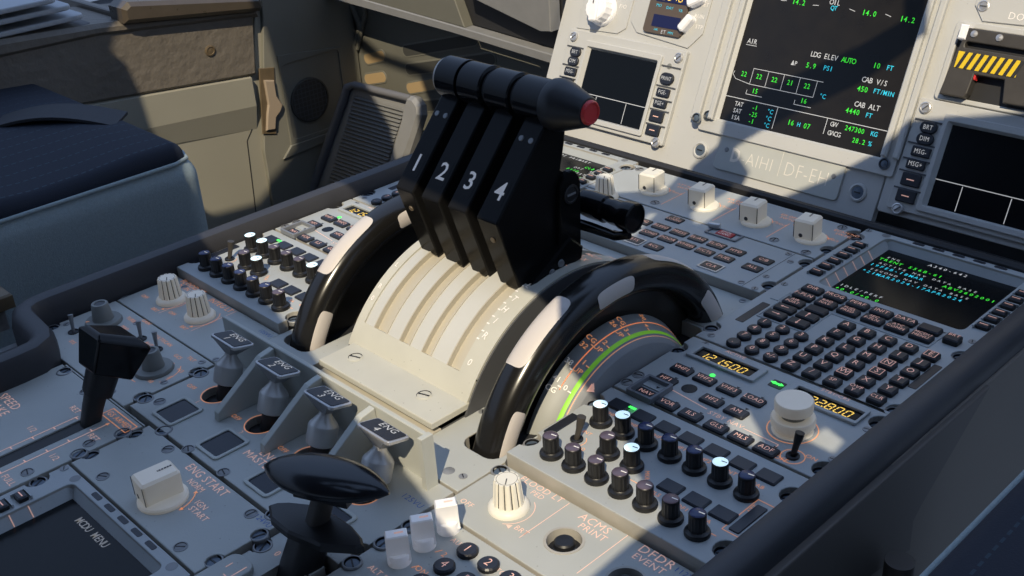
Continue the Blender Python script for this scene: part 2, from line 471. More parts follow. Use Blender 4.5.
def f_selector(w, l, h, r):
    def f(b):   # cream pointer knob: round skirt, bar-shaped grip with a lined top
        b.lathe([(r, 0), (r, 1.6), (r-.8, 2.6), (r*.6, 3.2)], 'knob_cream', 36, r*.22, 0)
        pts = rrect(-w/2, w/2, -l/2, l/2, 2.0, 3)
        b.prism(pts, 2, h, 'knob_cream', 1.6)
        b.box(-w/2-.15, -w/2+.3, -l/2+1, l/2-1, 3, h-2.3, 'knob_cream')
        b.line(0, l*.05, 0, l*.42, h+.12, 1.6, 'knob_line')
        for k in range(5): b.line(-.8, l*(.08+.07*k), .8, l*(.08+.07*k), h+.2, .3, 'knob_cream')
        b.add([(x, -l/2-.12, z) for x, z in [(1.8*cos(q*pi/5)-w*.12, h*.3+1.8*sin(q*pi/5)) for q in range(10)]], [tuple(range(10))], 'knob_line')
        for sx in (-1, 1): b.box(sx*(w/2-.25)-.3, sx*(w/2-.25)+.3, -l/2-.08, -l/2+.2, 3, h-1.6, 'knob_line')
    return f

LX = -405.3      # offset from the right column to the left column
ZC = -8          # top of the lower panels
# ------------------------------------------------------------------ pedestal deck and rails
b = MB(); b.box(-432, 134, -420, 412, -30, -20, 'deck')
for x in (-437, -268, -30, 131):
    b.box(x, x+7, -420, 405, -20, -15, 'rail')
b.box(-268, -222, -420, -150, -20, -15, 'deck')
deck = b.build('trim_1'); struct(deck, 'dark deck and mounting rails of the centre pedestal')

# ------------------------------------------------------------------ audio control panels
def acp(dx, side, label):
    t = thing('audio_control_panel', label, 'control panel', (54+dx, 30, -16))
    b = MB()
    x0, x1, y0, y1 = -23+dx, 131+dx, -16, 81
    b.plate([outline(x0, x1, y0, y1, nl=(3, 62), nr=(0, 62))], -16, 0, 'panel', .6, 'panel_side')
    Z = .15
    for i, s in enumerate(('VHF1', 'VHF2', 'VHF3', 'HF1', 'HF2', 'INT', 'CAB')):
        b.text(s, dx-2+18.6*i+1, 56.5, Z, 3.2, 'orange_ink')
    for i, s in enumerate(('VOR1', 'VOR2', 'MKR', 'ILS', 'MLS', 'ADF1', 'PA')):
        if i > 3: b.text(s, dx+19+18.6*(i-1.2), 12, Z, 3.2, 'orange_ink')
    b.text('MKR', dx+57, 22, Z, 3, 'orange_ink', rot=-.9); b.text('INT', dx+1, 31, Z, 3, 'orange_ink'); b.text('RAD', dx+10, 14, Z, 3, 'orange_ink', rot=1.2)
    b.arc(dx+1, 21, 6.5, -60, 60, Z, .5, 'orange_ink')
    b.line(dx+52, 12.5, dx+66, 12.5, Z, .5, 'orange_ink'); b.line(dx+104, 5, dx+120, 5, Z, .5, 'orange_ink')
    b.rect(dx+118.5, 12, dx+130.5, 46, Z, .5, 'orange_ink')
    b.text('ATT', dx+121, 37, Z, 3, 'orange_ink', rot=pi/2)
    b.prism(rrect(dx-21, dx-14, 14, 41, 1), 0, .8, 'key', .3)
    b.prism(rrect(dx+121, dx+128, 14, 42, 1), 0, .8, 'key', .3)
    b.build('faceplate', t)
    xs = [-4, 16, 35.5, 54, 73.5, 92.5, 111]
    for i, x in enumerate(xs):
        o = P('push_key', 'acpkey', f_key(14.5, 11, 1.6), t, x+dx, 67, 0)
    for x in (75, 93.5, 112): P('push_key', 'acpkey', None, t, x+dx, 22, 0)
    bb = MB(); bb.box(dx+3, dx+8.5, 68, 70, 1.6, 1.9, 'led_green'); bb.build('green_light', t, 'small lit green light')
    front = {'R': 'LLDDDLD', 'L': 'LLDDDLD'}[side]
    if side == 'R': front = 'LLBBBLB'
    rear = 'DDDDDDB' if side == 'R' else 'BBBBBBD'
    fm = {'L': ('cap_lit', 'knob_line', 'volume knob with a lit pale blue cap'), 'D': ('cap_dim', 'white_ink', 'volume knob with an unlit brownish cap'), 'B': ('cap_blue', 'scr_white', 'volume knob with an unlit dark blue cap')}
    for i in range(7):
        for st, y in ((front, 45), (rear, 0)):
            k = fm[st[i]]; P('volume_knob', 'vk'+st[i], f_acp_knob(k[0], k[1]), t, dx+18.5*i, y, 0, label=k[2])
    for x, s in ((27, 'D'), (46, 'L')):
        k = fm[s]; P('volume_knob', 'vk'+s, f_acp_knob(k[0], k[1]), t, dx+x-1, 22.5, 0, label=k[2])
    P('toggle_switch', 'togB', f_toggle('lever_body'), t, dx+1, 21.5, 0)
    dzus(t, [(x0+2, 4), (x1-3, 0), (x0+2, 62), (x1-3, 62)], -15)
    return t
acp(0, 'R', 'audio control panel nearest the right rim, knobs with brown and blue caps in rows')
acp(LX, 'L', 'audio control panel on the left of the left trim wheel, beside the blue grey seat')

# ------------------------------------------------------------------ radio panels
def rmp(dx, side, label):
    t = thing('radio_panel', label, 'radio panel', (54+dx, 124, -16))
    b = MB(); x0, x1, y0, y1 = -23+dx, 131+dx, 83.5, 169; Z = .15
    b.plate([outline(x0, x1, y0, y1, nl=(150,), nr=(95, 158))], -16, 0, 'panel', .6, 'panel_side')
    def U(x): return x+dx
    # raised display bezels
    for a0, a1, l0, l1 in ((-11, 45, -7, 40), (66, 121, 71, 119)):
        b.plate([rrect(U(a0), U(a1), 144, 163, 1.5), rrect(U(l0), U(l1), 147, 159, .8)], 0, 2.2, 'panel', .5)
        b.box(U(l0), U(l1), 147, 159, -.4, .3, 'screen')
    b.seg7('121.500', U(-4), 149.2, .5, 7.0, 'seg_amber'); b.seg7('122.800', U(76), 149.2, .5, 7.0, 'seg_amber')
    b.text('ACTIVE', U(15), 167, Z, 3.3, 'amber_ink'); b.text('STBY/CRS', U(93), 167, Z, 3.3, 'amber_ink')
    b.line(U(10), 104, U(41), 100.5, Z, .6, 'amber_ink'); b.text('STBY NAV', U(57), 98.6, Z, 4.0, 'amber_ink')
    b.line(U(71), 98, U(97), 97.5, Z, .6, 'amber_ink'); b.line(U(97), 97.5, U(97), 92, Z, .6, 'amber_ink')
    b.arc(U(94), 117, 15.6, 0, 360, Z, .8, 'orange_ink', 40)
    b.arc(U(110), 93, 7.2, 0, 360, Z, .6, 'orange_ink', 30); b.text('OFF', U(106), 83.2+3.4, Z, 3.6, 'orange_ink'); b.text('ON', U(119), 99, Z, 3.6, 'orange_ink')
    b.disc(U(17.5), 112.5, Z, 5.4, 'screen', 28)
    for x, y in ((0, 134), (38, 134), (57, 134), (0, 117), (38, 117), (57, 117), (19, 94), (38, 94.5), (57, 94), (76, 94), (94, 94)):
        b.tri(U(x+3), y, Z, 1.7, 'key', -pi/2)
    b.prism(rrect(U(53), U(63), 149, 158, 1), -.2, .3, 'key', .1)
    b.build('faceplate', t)
    for s, x, y in (('VHF1', 0, 127), ('VHF2', 19, 127), ('VHF3', 38.5, 127), ('LOAD', 58, 127), ('HF1', 0, 110), ('HF2', 38, 109.5), ('AM', 57.5, 109), ('VOR', 19, 87.8), ('ILS', 38, 87.6), ('GLS', 58, 87.4), ('MLS', 76.5, 87.4), ('ADF', 95, 87.4)):
        keycap(t, U(x), y, 0, 15.5, 9.4, 2.2, [s], 4.0, sx=.92)
    g = MB(); gx = U(0)
    keyn = keycap(t, gx, 89, 0, 15, 9, 1.6, ['NAV'], 3.8)
    g.plate([rrect(gx-10.5, gx+10.5, 81, 105, 1), rrect(gx-8.5, gx+8.5, 83, 103, .6)], 0, 4.2, 'guard', .3)
    g.box(gx-8.5, gx+8.5, 96, 103, 0, 1.0, 'panel'); g.tri(gx+2, 99, 1.2, 1.7, 'key', -pi/2)
    g.build('guard_frame', t, 'square guard frame round the NAV key')
    a = MB(); a.tube([(U(55), 153.5, .6), (U(61), 153.5, .6)], .7, 'led_green', 6); a.tri(U(61), 153.5, .9, 2.2, 'led_green', 0); a.tri(U(55), 153.5, .9, 2.2, 'led_green', pi); a.build('transfer_arrow', t, 'lit green double arrow')
    l = MB(); l.disc(U(19 if side == 'R' else 4), 135.5, .3, 1.9, 'led_green', 12); l.lathe([(1.9, 0), (1.6, .5), (0, .8)], 'led_green', 12, U(19 if side == 'R' else 4), 135.5, 0); l.build('green_light', t, 'small lit green light')
    k = MB(MB().M)
    k.lathe([(13, 0), (11.3, 1), (11.3, 4)], 'knob_cream', 40, U(94), 117, 0)
    k.lathe([(11.3, 4), (13.6, 4.4), (13.8, 9.2), (13.2, 10), (8, 10)], 'knob_cream', 90, U(94), 117, 0, flute=1, fd=.3)
    k.lathe([(7.6, 9.8), (7.6, 15)], 'knob_grey', 40, U(94), 117, 0)
    o = k.build('outer_dial', t)
    k = MB(); k.lathe([(8, 14.2), (11.8, 14.6), (12, 21), (11.4, 21.8), (0, 21.9)], 'knob_cream', 90, U(94), 117, 0, flute=1, fd=.25); k.build('inner_dial', t)
    P('toggle_switch', 'togK', f_toggle('black'), t, U(110), 93, 0)
    screws(t, [(U(129), 106), (U(-10), 165.5), (U(128), 146)], .1, True); screws(t, [(U(-19), 104), (U(-19), 92)], .1)
    dzus(t, [(x0+1.5, 150), (x1-3, 95), (x1-3, 158)], -15)
rmp(0, 'R', 'radio panel with amber frequency displays beside the right trim wheel')
rmp(LX, 'L', 'radio panel behind the left trim wheel, only its left keys in view')

# ------------------------------------------------------------------ keyboard display units (flight management)
def mcdu(dx, dy, lines, label, empty=False, side='R'):
    t = thing('keyboard_display_unit', label, 'control display unit', (54+dx, 290+dy, -16))
    def U(x): return x+dx
    def V(y): return y+dy
    x0, x1, y0, y1 = U(-23), U(132), V(171), V(404); Z = .15
    b = MB()
    b.plate([outline(x0, x1, y0, y1, nl=(V(188), V(383)), nr=(V(176), V(262), V(388))), rrect(U(-2), U(115), V(294), V(397), 5)], -16, 0, 'panel', .6, 'panel_side')
    b.frame((U(-3), U(116), V(293), V(398)), (U(3), U(112), V(306), V(393)), -.6, -8, 'panel')
    for y in (368, 356, 344, 331, 319, 306):
        b.add([(U(-1.5), V(y-.3), -1.2), (U(3), V(y-.3), -7.6), (U(3), V(y+.4), -7.6), (U(-1.5), V(y+.4), -1.2)], [(0, 1, 2, 3)], 'amber_ink')
        b.add([(U(115), V(y-.3), -1.4), (U(112), V(y-.3), -7.4), (U(112), V(y+.4), -7.4), (U(115), V(y+.4), -1.4)], [(3, 2, 1, 0)], 'amber_ink')
    for x in (24, 41, 58, 75, 92): b.prism(rrect(U(x)-5, U(x)+5, V(399.2), V(402.8), 1.2, 3), -.2, .25, 'key', .1)
    for x, y in ((-4, 400), (118, 400)): b.disc(U(x), V(y), .12, 3.6, 'rail', 20)
    # raised lip around the function keys
    pts = [(-6, 222), (33, 222), (33, 258), (108, 258), (109, 284), (-6, 285)]
    for i in range(len(pts)):
        p, q = pts[i], pts[(i+1) % len(pts)]
        b.tube([(U(p[0]), V(p[1]), 0), (U(q[0]), V(q[1]), 0)], .8, 'panel', 6)
    b.prism(rrect(U(-15), U(-8), V(207), V(242), 1), -.2, .3, 'key', .1); b.prism(rrect(U(122), U(128), V(205), V(241), 1), -.2, .3, 'key', .1)
    b.box(U(-14), U(-7), V(250), V(267), -.2, .6, 'panel', .3)
    b.build('faceplate', t)
    s = MB(); s.box(U(2), U(113), V(304), V(394), -10, -8, 'screen')
    for (tx, ty, al, txt, m, sz) in lines:
        s.mono(txt, U(tx), V(ty), -7.85, sz, m, 4.2 if sz > 4 else 4.15, al)
    s.build('screen', t, 'dark screen with rows of coloured text' if lines else None)
    for y in (368, 356, 344, 331, 319, 306):
        for x in (-10, 124):
            k = keycap(t, U(x), V(y), 0, 9.5, 6.5, 3.4, [], 3, 'line_select_key')
            g = MB(); g.box(U(x)-3, U(x)+3, V(y)-.35, V(y)+.35, 3.5, 3.6, 'key_ink'); g.box(U(x)-6, U(x)-5, V(y)-4.5, V(y)+4, 0, 2.6, 'panel'); g.box(U(x)-6, U(x)+5.5, V(y)+4, V(y)+5, 0, 2.6, 'panel'); g.build('key_mark', k)
    if not empty:
        fn = [(4, 279, ['DIR']), (23, 279, ['PROG']), (42, 279, ['PERF']), (61, 279, ['INIT']), (79.5, 279, ['DATA']), (98.5, 279, []),
              (4.5, 266, ['F-PLN']), (23.5, 266, ['RAD', 'NAV']), (42, 266.3, ['FUEL', 'PRED']), (61.5, 266.3, ['SEC', 'F-PLN']), (80, 266.3, ['ATC', 'COMM']), (98.8, 266.3, ['MCDU', 'MENU']),
              (4.5, 253, ['AIR', 'PORT']), (24, 253, []), (5, 241, []), (24, 241, []), (5, 229, []), (24, 229, [])]
        for i, (x, y, l) in enumerate(fn):
            keycap(t, U(x), V(y), 0, 16, 9.6, 3.2, l, 4.2 if len(l) < 2 else 3.2, 'function_key')
            if i >= 14:
                g = MB(); a = [pi, pi/2, 0, -pi/2][i-14]; c, d = cos(a), sin(a)
                g.line(U(x)-3*c, V(y)-3*d, U(x)+2*c, V(y)+2*d, 3.35, .7, 'key_ink'); g.tri(U(x)+2.4*c, V(y)+2.4*d, 3.35, 1.4, 'key_ink', a); g.build('arrow_mark', t)
        al = 'ABCDEFGHIJKLMNOPQRSTUVWXYZ'
        for i in range(30):
            s_ = al[i] if i < 26 else ['/', 'SP', 'OVFY', 'CLR'][i-26]
            if s_ == 'OVFY': s_ = 'OVFY'
            ls = [s_] if s_ != 'OVFY' else ['OVF', 'Y']
            keycap(t, U(52.6+15.94*(i % 5)), V(246.5-13.9*(i//5)), 0, 10.6, 10, 3.6, ls, 5.2 if len(s_) < 2 else 3.6, 'letter_key', box=s_ in 'ENWS' and len(s_) == 1)
        for i, s_ in enumerate(['1', '2', '3', '4', '5', '6', '7', '8', '9', '.', '0', '+/-']):
            keycap(t, U(5.7+15.3*(i % 3)), V(214.2-12.3*(i//3)), 0, 10, 10, 3.4, [s_], 4.8, 'number_key', roundr=5.2)
        keycap(t, U(117), V(275), 0, 11, 10, 4.5, ['BRT', ''], 3.4, 'function_key')
    dzus(t, [(x0+1.5, V(188)), (x0+1.5, V(383)), (x1-2.5, V(176)), (x1-2.5, V(388)), (x1-2.5, V(262))], -13)
    screws(t, [(U(-20), V(400)), (U(127), V(284)), (U(-14), V(178)), (U(-19), V(276))], .1, True)
    return t
RT = [(57, 387, 'C', 'A340-642', 'scr_white', 4.0), (8.5, 379.5, 'L', 'ENG', 'scr_white', 3.0), (5, 374, 'L', 'TRENT 556B-61', 'scr_green', 4.1),
      (8.5, 366.8, 'L', 'ACTIVE NAV DATA BASE', 'scr_white', 3.0), (4.5, 361, 'L', '19FEB-18MAR', 'scr_cyan', 4.1), (108, 361, 'R', 'ABV2602001', 'scr_green', 4.1),
      (8.5, 353.5, 'L', 'SECOND NAV DATA BASE', 'scr_white', 3.0), (5, 347.5, 'L', '*21MAR2024-17APR2024', 'scr_cyan', 4.1),
      (5, 315.5, 'L', 'IDLE/PERF', 'scr_white', 3.4), (5, 309, 'L', '+0.0/+0.0', 'scr_green', 4.1)]
LT = [(60, 388, 'C', 'GPS PRIMARY', 'scr_white', 4), (98, 377, 'R', 'CLB', 'scr_green', 4.2), (76, 371, 'L', 'OPT  REC', 'scr_white', 3.6), (72, 364, 'L', 'F370', 'scr_green', 4.2), (84, 361, 'L', 'DEST EFOB', 'scr_white', 3.6), (98, 353, 'L', '11.7', 'scr_green', 4.2),
      (68, 350, 'L', 'UPD TO', 'scr_white', 3.6), (88, 347, 'L', 'F370M', 'scr_cyan', 4.2), (78, 339, 'L', 'DEST', 'scr_white', 3.6), (88, 333, 'L', 'HIGH', 'scr_green', 4.2)]
mcdu(0, 0, RT, 'keyboard display unit in front of the right rim, aircraft type shown on its screen')
mcdu(LX, 0, LT, 'keyboard display unit partly hidden behind the black thrust levers')
# the third unit lies crosswise of the other two columns, behind the start panel
m3 = mcdu(-212.5, -608, [(44, 386, 'C', 'MCDU MENU', 'scr_dim', 5.2)], 'keyboard display unit at the lower left corner showing its menu page', empty=True)
m3.location.z -= .008

# ------------------------------------------------------------------ ECAM control panel
t = thing('system_control_panel', 'flat panel of small dark system page keys in front of the trim wheels', 'control panel', (-149, 290, -16))
b = MB(); Z = .15
b.plate([outline(-272, -26, 253, 326.5, nl=(265, 318), nr=(268, 318), r=7)], -16, 0, 'panel', .6, 'panel_side')
b.line(-42, 253.5, -42, 326, Z, .5, 'key_side'); b.line(-256, 253.5, -256, 326, Z, .5, 'key_side')
b.plate([rrect(-124, -92, 313, 328-2, 1), rrect(-122, -94, 315, 325, .5)], 0, 1.4, 'guard', .3)
b.plate([rrect(-167.5, -150, 257.5, 270.5, 1), rrect(-165.5, -152, 259.5, 268.5, .5)], 0, .9, 'silver_rim', .2)
b.plate([rrect(-90, -70.5, 258.5, 271.5, 1), rrect(-88.5, -72, 260, 270, .5)], 0, .9, 'silver_rim', .2)
b.build('faceplate', t)
for s, x, y in (('T.O CONFIG', -159, 318), ('ENG', -178, 298), ('BLEED', -158.5, 298.5), ('PRESS', -139, 299), ('EL/AC', -119.5, 299), ('EL/DC', -100, 299), ('HYD', -80.5, 298.5), ('C/B', -54, 299),
                ('APU', -178, 282), ('COND', -158.5, 282.5), ('DOOR', -139, 283), ('WHEEL', -119.5, 283), ('F/CTL', -100, 283), ('FUEL', -80.5, 283), ('ALL', -53.5, 283),
                ('STS', -158.8, 264), ('RCL', -138.5, 264.5), ('CLR', -80.2, 265), ('CLR', -178, 264)):
    l = s.split(' '); keycap(t, x, y, 0, 16, 10.2, 1.2, l, 4 if len(l) < 2 else 3, 'page_key', 'key_ink')
keycap(t, -107, 320, 0, 16, 9, 1.6, ['EMER', 'CANC'], 3, 'cancel_key', 'white_ink', 'dark red emergency cancel key', mt='dark_red')
b = MB(); b.tube([(-126, 323, 3), (-117, 326, 3)], 2.6, 'silver_rim', 12); b.build('guard_hinge', t)
dzus(t, [(-28, 268), (-28, 318), (-270, 265)], -14); screws(t, [(-46, 258), (-37, 278), (-37, 311), (-32, 256), (-250, 258), (-250, 322), (-46, 322)], .1, True)

# ------------------------------------------------------------------ switching panel
t = thing('switching_panel', 'narrow panel with four cream selector knobs under the main instrument panel', 'control panel', (-149, 360, -16))
b = MB()
b.plate([outline(-272, -26, 328.5, 398, nr=(349, 388), nl=(349, 388), r=7)], -16, 0, 'panel', .6, 'panel_side')
for x, l1, l2 in ((-217, 'ATT HDG', 'NORM'), (-160, 'AIR DATA', 'NORM'), (-105, 'EIS DMC', 'NORM'), (-51, 'ECAM/ND', 'NORM')):
    b.text(l1, x+20, 384, Z, 3.6, 'orange_ink'); b.text('SWTG', x+20, 378.5, Z, 3.6, 'orange_ink'); b.text('CAPT/3', x-16, 372, Z, 3.4, 'orange_ink'); b.text('F/O/3', x+(22 if x < -60 else 18), 366, Z, 3.0, 'orange_ink')
    b.arc(x, 357, 16.5, 25, 60, Z, .5, 'orange_ink'); b.line(x+13, 366, x+17, 369, Z, .5, 'orange_ink')
    if x < -60: b.line(x+27, 337, x+27, 372, Z, .5, 'orange_ink')
b.build('faceplate', t)
for x in (-217, -160, -105, -51):
    P('selector_knob', 'selK', f_selector(17, 19, 19, 13), t, x, 357, 0, rz=.12, label='cream square selector knob')
dzus(t, [(-28, 349), (-28, 388), (-270, 388)], -14); screws(t, [(-70, 337), (-37, 333), (-197, 337), (-254, 336), (-260, 390), (-40, 392)], .1)
t = thing('dimmer_knob', 'ribbed cream dimmer knob behind the black reverser spool', 'knob', (-241, 319, 0))
P('grip', 'flute', f_flute, t, -241, 319, 0)

# plain plate between the trim wheels and the system keys
b = MB(); b.plate([outline(-272, -26, 196, 251.5, r=6)], -16, ZC, 'panel_low', .5, 'panel_side')
plain = b.build('cover_plate'); tag(plain, 'plain blue grey cover plate in front of the trim wheels', 'panel')
screws(plain, [(-36, 246), (-37, 204), (-149, 244)], ZC+.1, True)

# ------------------------------------------------------------------ weather radar panel
t = thing('weather_radar_panel', 'weather radar panel with two grey knobs behind the black speed brake handle', 'control panel', (-347, -110, -20))
b = MB(); Z = ZC+.15
b.plate([outline(-427, -272, -147, -74.5, nl=(-130,), nr=(-132, -88), nb=(), r=7)], -20, ZC, 'panel_low', .6, 'panel_side')
for s, x, y, r in (('GAIN', -372, -76, 0), ('MULTISCAN', -335, -82, 0), ('GCS', -303, -87, 0), ('AUTO', -302, -95, 0), ('TILT', -292, -82, 0), ('SYS', -388, -130, 0), ('MAN', -352, -96, 0), ('WX+T', -404, -88, 0), ('TURB', -386, -82, 0), ('MAP', -377, -92, 0), ('+15', -284, -96, 0), ('5', -281, -106, 0), ('10', -287, -118, 0), ('5', -304, -124, 0), ('10', -318, -118, 0), ('WX', -414, -100, 0), ('AUTO', -336, -92, 0), ('1', -403, -118, 0)):
    b.text(s, x, y, Z, 3.4, 'orange_ink')
b.arc(-298, -108, 18, -20, 60, Z, .5, 'orange_ink'); b.arc(-298, -108, 18, 200, 280, Z, .5, 'orange_ink')
b.build('faceplate', t)
def f_wxk(b):
    b.lathe([(14.6, 0), (14.6, 1), (13.6, 2.6), (8.4, 3.2), (8.0, 5), (6.6, 16), (6.1, 16.8), (4.4, 16.8), (4.2, 16), (0, 16.2, 'recess')], 'knob_grey', 36)
    b.line(13.4, 0, 10.5, 0, 3.0, 1, 'orange_ink')
for x, y in ((-400, -98), (-300, -108)): P('rotary_knob', 'wxk', f_wxk, t, x, y, ZC, rz=-2)
def f_tog(b):
    b.lathe([(4.4, 0), (4.4, .8), (3.6, 1.2), (3, .4, 'key_side')], 'key_side', 14)
    b.tube([(0, 0, 0), (-1.4, 1.0, 8), (-2.3, 1.8, 14)], [1.2, 1.5, 2.1], 'steel_dark', 12)
for x, y in ((-405, -118), (-352, -88), (-327, -88)): P('toggle_switch', 'wtog', f_tog, t, x+2, y-4, ZC, label='small bare metal toggle switch')
dzus(t, [(-424, -130), (-275, -132), (-275, -88), (-374, -80)], -20); screws(t, [(-420, -120), (-296, -143), (-278, -112), (-377, -82), (-282, -79)], ZC+.1, True)

# ------------------------------------------------------------------ lighting panel (left)
t = thing('lighting_panel', 'lighting panel with two ribbed cream knobs beside the left audio panel', 'control panel', (-347, -45, -20))
b = MB()
b.plate([outline(-427, -272, -73, -17.5, r=6)], -20, ZC, 'panel_low', .6, 'panel_side')
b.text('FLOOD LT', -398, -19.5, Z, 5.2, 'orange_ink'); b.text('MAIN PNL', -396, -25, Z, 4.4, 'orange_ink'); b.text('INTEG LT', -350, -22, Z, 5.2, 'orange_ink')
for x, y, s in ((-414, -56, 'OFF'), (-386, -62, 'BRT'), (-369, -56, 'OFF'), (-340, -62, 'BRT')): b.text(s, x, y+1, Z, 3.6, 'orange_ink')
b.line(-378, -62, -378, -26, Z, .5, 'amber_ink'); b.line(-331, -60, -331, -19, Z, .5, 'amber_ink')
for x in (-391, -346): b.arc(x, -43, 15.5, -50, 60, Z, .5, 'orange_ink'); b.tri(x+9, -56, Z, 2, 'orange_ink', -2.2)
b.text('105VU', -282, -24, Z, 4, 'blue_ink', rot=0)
b.build('faceplate', t)
for x in (-391, -346): P('dimmer_knob', 'flute', f_flute, t, x, -43, ZC, rz=.4)
dzus(t, [(-424, -66), (-424, -24), (-275, -66)], -20); screws(t, [(-404, -24), (-277, -70)], ZC+.1, True)

# ------------------------------------------------------------------ lighting / print panel (right)
t = thing('print_button_panel', 'panel with a ribbed flood light knob and round push buttons behind the right audio panel', 'control panel', (54, -46, -20))
b = MB()
b.plate([outline(-23, 131, -74, -18.5, nl=(-25, -68), r=6), circle(54, -46, 10.5, 28), circle(101, -48, 10.5, 28)], -20, ZC, 'panel_low', .6, 'panel_side')
b.text('FLOOD LT', 12, -21.5, Z, 5.0, 'amber_ink'); b.text('PED', 14, -27, Z, 4.0, 'amber_ink'); b.text('ACMS', 57, -24, Z, 6, 'amber_ink'); b.text('PRINT', 61, -30.5, Z, 5, 'amber_ink')
b.text('DFDR', 101, -22.5, Z, 6.5, 'amber_ink'); b.text('EVENT', 101, -29.5, Z, 5, 'amber_ink'); b.text('OFF', -12, -60, Z, 4, 'amber_ink'); b.text('BRT', 30, -56, Z, 4, 'amber_ink')
b.line(33.5, -61, 33.5, -20, Z, .5, 'amber_ink'); b.line(77.5, -61, 77.5, -19, Z, .5, 'amber_ink'); b.arc(10, -46, 15, -60, 60, Z, .5, 'amber_ink'); b.tri(22, -58, Z, 2.2, 'amber_ink', -1.0)
b.text('112VU', 122, -23, Z, 4, 'blue_ink')
b.build('faceplate', t)
P('dimmer_knob', 'flute', f_flute, t, 9.5, -46, ZC, rz=0)
for x, yb in ((54, -46), (101, -48)):
    b = MB(); b.lathe([(10.3, 0), (11.8, 8), (11.8, 9.4), (10.2, 9.4), (9.8, 3), (8.4, 3, 'key_side'), (.01, 2.5, 'key_side')], 'panel_side', 32, x, yb, -17); b.lathe([(7.6, 2), (7.4, 5.5), (6.4, 6), (6, 8.4), (5.0, 9.3), (0, 9.6)], 'black', 28, x, yb, -17); b.build('push_button', t)
dzus(t, [(-20, -25), (-20, -68)], -19)

# ------------------------------------------------------------------ transponder / ATC panel
t = thing('transponder_panel', 'panel at the lower edge with three white knobs and round number buttons', 'control panel', (54, -160, -20))
b = MB()
b.plate([outline(-23, 131, -260, -76.5, nl=(-96, -116, -138), r=6)], -20, ZC, 'panel_low', .6, 'panel_side')
b.text('ALT RPTG', 2, -133, Z, 4, 'amber_ink'); b.text('ON', 13, -116, Z, 4, 'orange_ink'); b.text('2', 12.5, -99, Z, 4, 'orange_ink'); b.text('AUTO', 13, -83.8-3.5, Z, 3.6, 'amber_ink')
b.text('ATC', -12, -99, Z, 4, 'amber_ink', rot=pi/2*.0); b.line(7, -118, 9, -114, Z, .6, 'orange_ink'); b.line(7, -101, 9, -97, Z, .6, 'orange_ink'); b.text('ATC', 44, -83.8-4, Z, 3.6, 'amber_ink'); b.text('FAIL', 62, -92, Z, 3.6, 'amber_ink')
b.lathe([(3.6, 0), (3.4, 1), (0, 1.3)], 'silver_rim', 16, 52, -90, ZC)
b.build('faceplate', t)
def f_wk(b):   # white knob: round foot, flat sided grip with a scooped front
    b.lathe([(6.7, 0), (6.6, 6), (6.0, 6.8)], 'white_plastic', 28)
    V = [(-6.6, -4.6, 3), (6.6, -4.6, 3), (6.6, 4.6, 3), (-6.6, 4.6, 3), (-6.4, -2.2, 9), (6.4, -2.2, 9), (6.4, 4.6, 9), (-6.4, 4.6, 9), (-6.2, -3.8, 19), (6.2, -3.8, 19), (6.2, 3.6, 19), (-6.2, 3.6, 19), (-5.6, -3.2, 19.8), (5.6, -3.2, 19.8), (5.6, 3, 19.8), (-5.6, 3, 19.8)]
    F = [(3, 2, 1, 0), (12, 13, 14, 15)]
    for k in (0, 4, 8): F += [(k+i, k+(i+1) % 4, k+4+(i+1) % 4, k+4+i) for i in range(4)]
    b.add(V, F, 'white_plastic'); b.line(-1, 0, 4, 0, 19.95, 1.3, 'amber_ink')
for y in (-119, -101, -83): P('selector_knob', 'wk', f_wk, t, -2, y, ZC, rz=1.0)
for i, (x, y) in enumerate([(22, -89), (39, -89), (56, -89), (22, -106), (39, -106), (56, -106), (22, -123), (39, -123), (56, -123)]):
    keycap(t, x-1, y, ZC, 10, 10, 3, [str(i+1)], 5.6, 'number_button', roundr=6.2)
dzus(t, [(-20, -96), (-20, -116), (-20, -138)], -18)

# ------------------------------------------------------------------ engine master panel
t = thing('engine_master_panel', 'engine master panel with slanted grey divider fins between four metal levers', 'control panel', (-149, -105, -20))
b = MB()
wins = [(-246, -225), (-188, -167), (-130, -109), (-72, -51)]
hx = (-233, -177, -121, -65)
b.plate([outline(-269, -26, -143.5, -58, nl=(-132, -88), nr=(-128,), nb=(), r=6)] + [circle(x-1, -95, 10.5, 28) for x in hx] + [rrect(a, c, -136, -114, 1.5) for a, c in wins], -20, ZC, 'panel_low', .5, 'panel_side')
for a, c in wins:
    b.plate([rrect(a-2.6, c+2.6, -138.6, -111.4, 3), rrect(a, c, -136, -114, 1.5)], ZC, ZC+1.3, 'fin', .6)
    b.box(a, c, -136, -114, ZC-2, ZC+.3, 'window_dark')
for i, x in enumerate(hx):
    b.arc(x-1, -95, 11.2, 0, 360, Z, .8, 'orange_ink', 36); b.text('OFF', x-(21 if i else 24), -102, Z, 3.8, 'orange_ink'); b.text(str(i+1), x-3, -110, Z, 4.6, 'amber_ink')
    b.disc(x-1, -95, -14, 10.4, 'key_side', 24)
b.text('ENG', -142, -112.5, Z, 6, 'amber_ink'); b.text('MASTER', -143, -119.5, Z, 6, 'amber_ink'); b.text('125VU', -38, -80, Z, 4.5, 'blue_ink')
b.build('faceplate', t)
prof = [(-113, ZC), (-112, -1.5), (-73, 24.5), (-62.5, 26.5), (-60.5, ZC)]
def fin(b, x, w):   # profile in the y-z plane
    n = len(prof); V = [(x, y, z) for y, z in prof] + [(x+w, y, z) for y, z in prof]
    F = [tuple(range(n)), tuple(range(2*n-1, n-1, -1))] + [(i, n+i, n+(i+1) % n, (i+1) % n) for i in range(n)]
    b.add(V, F, 'fin')
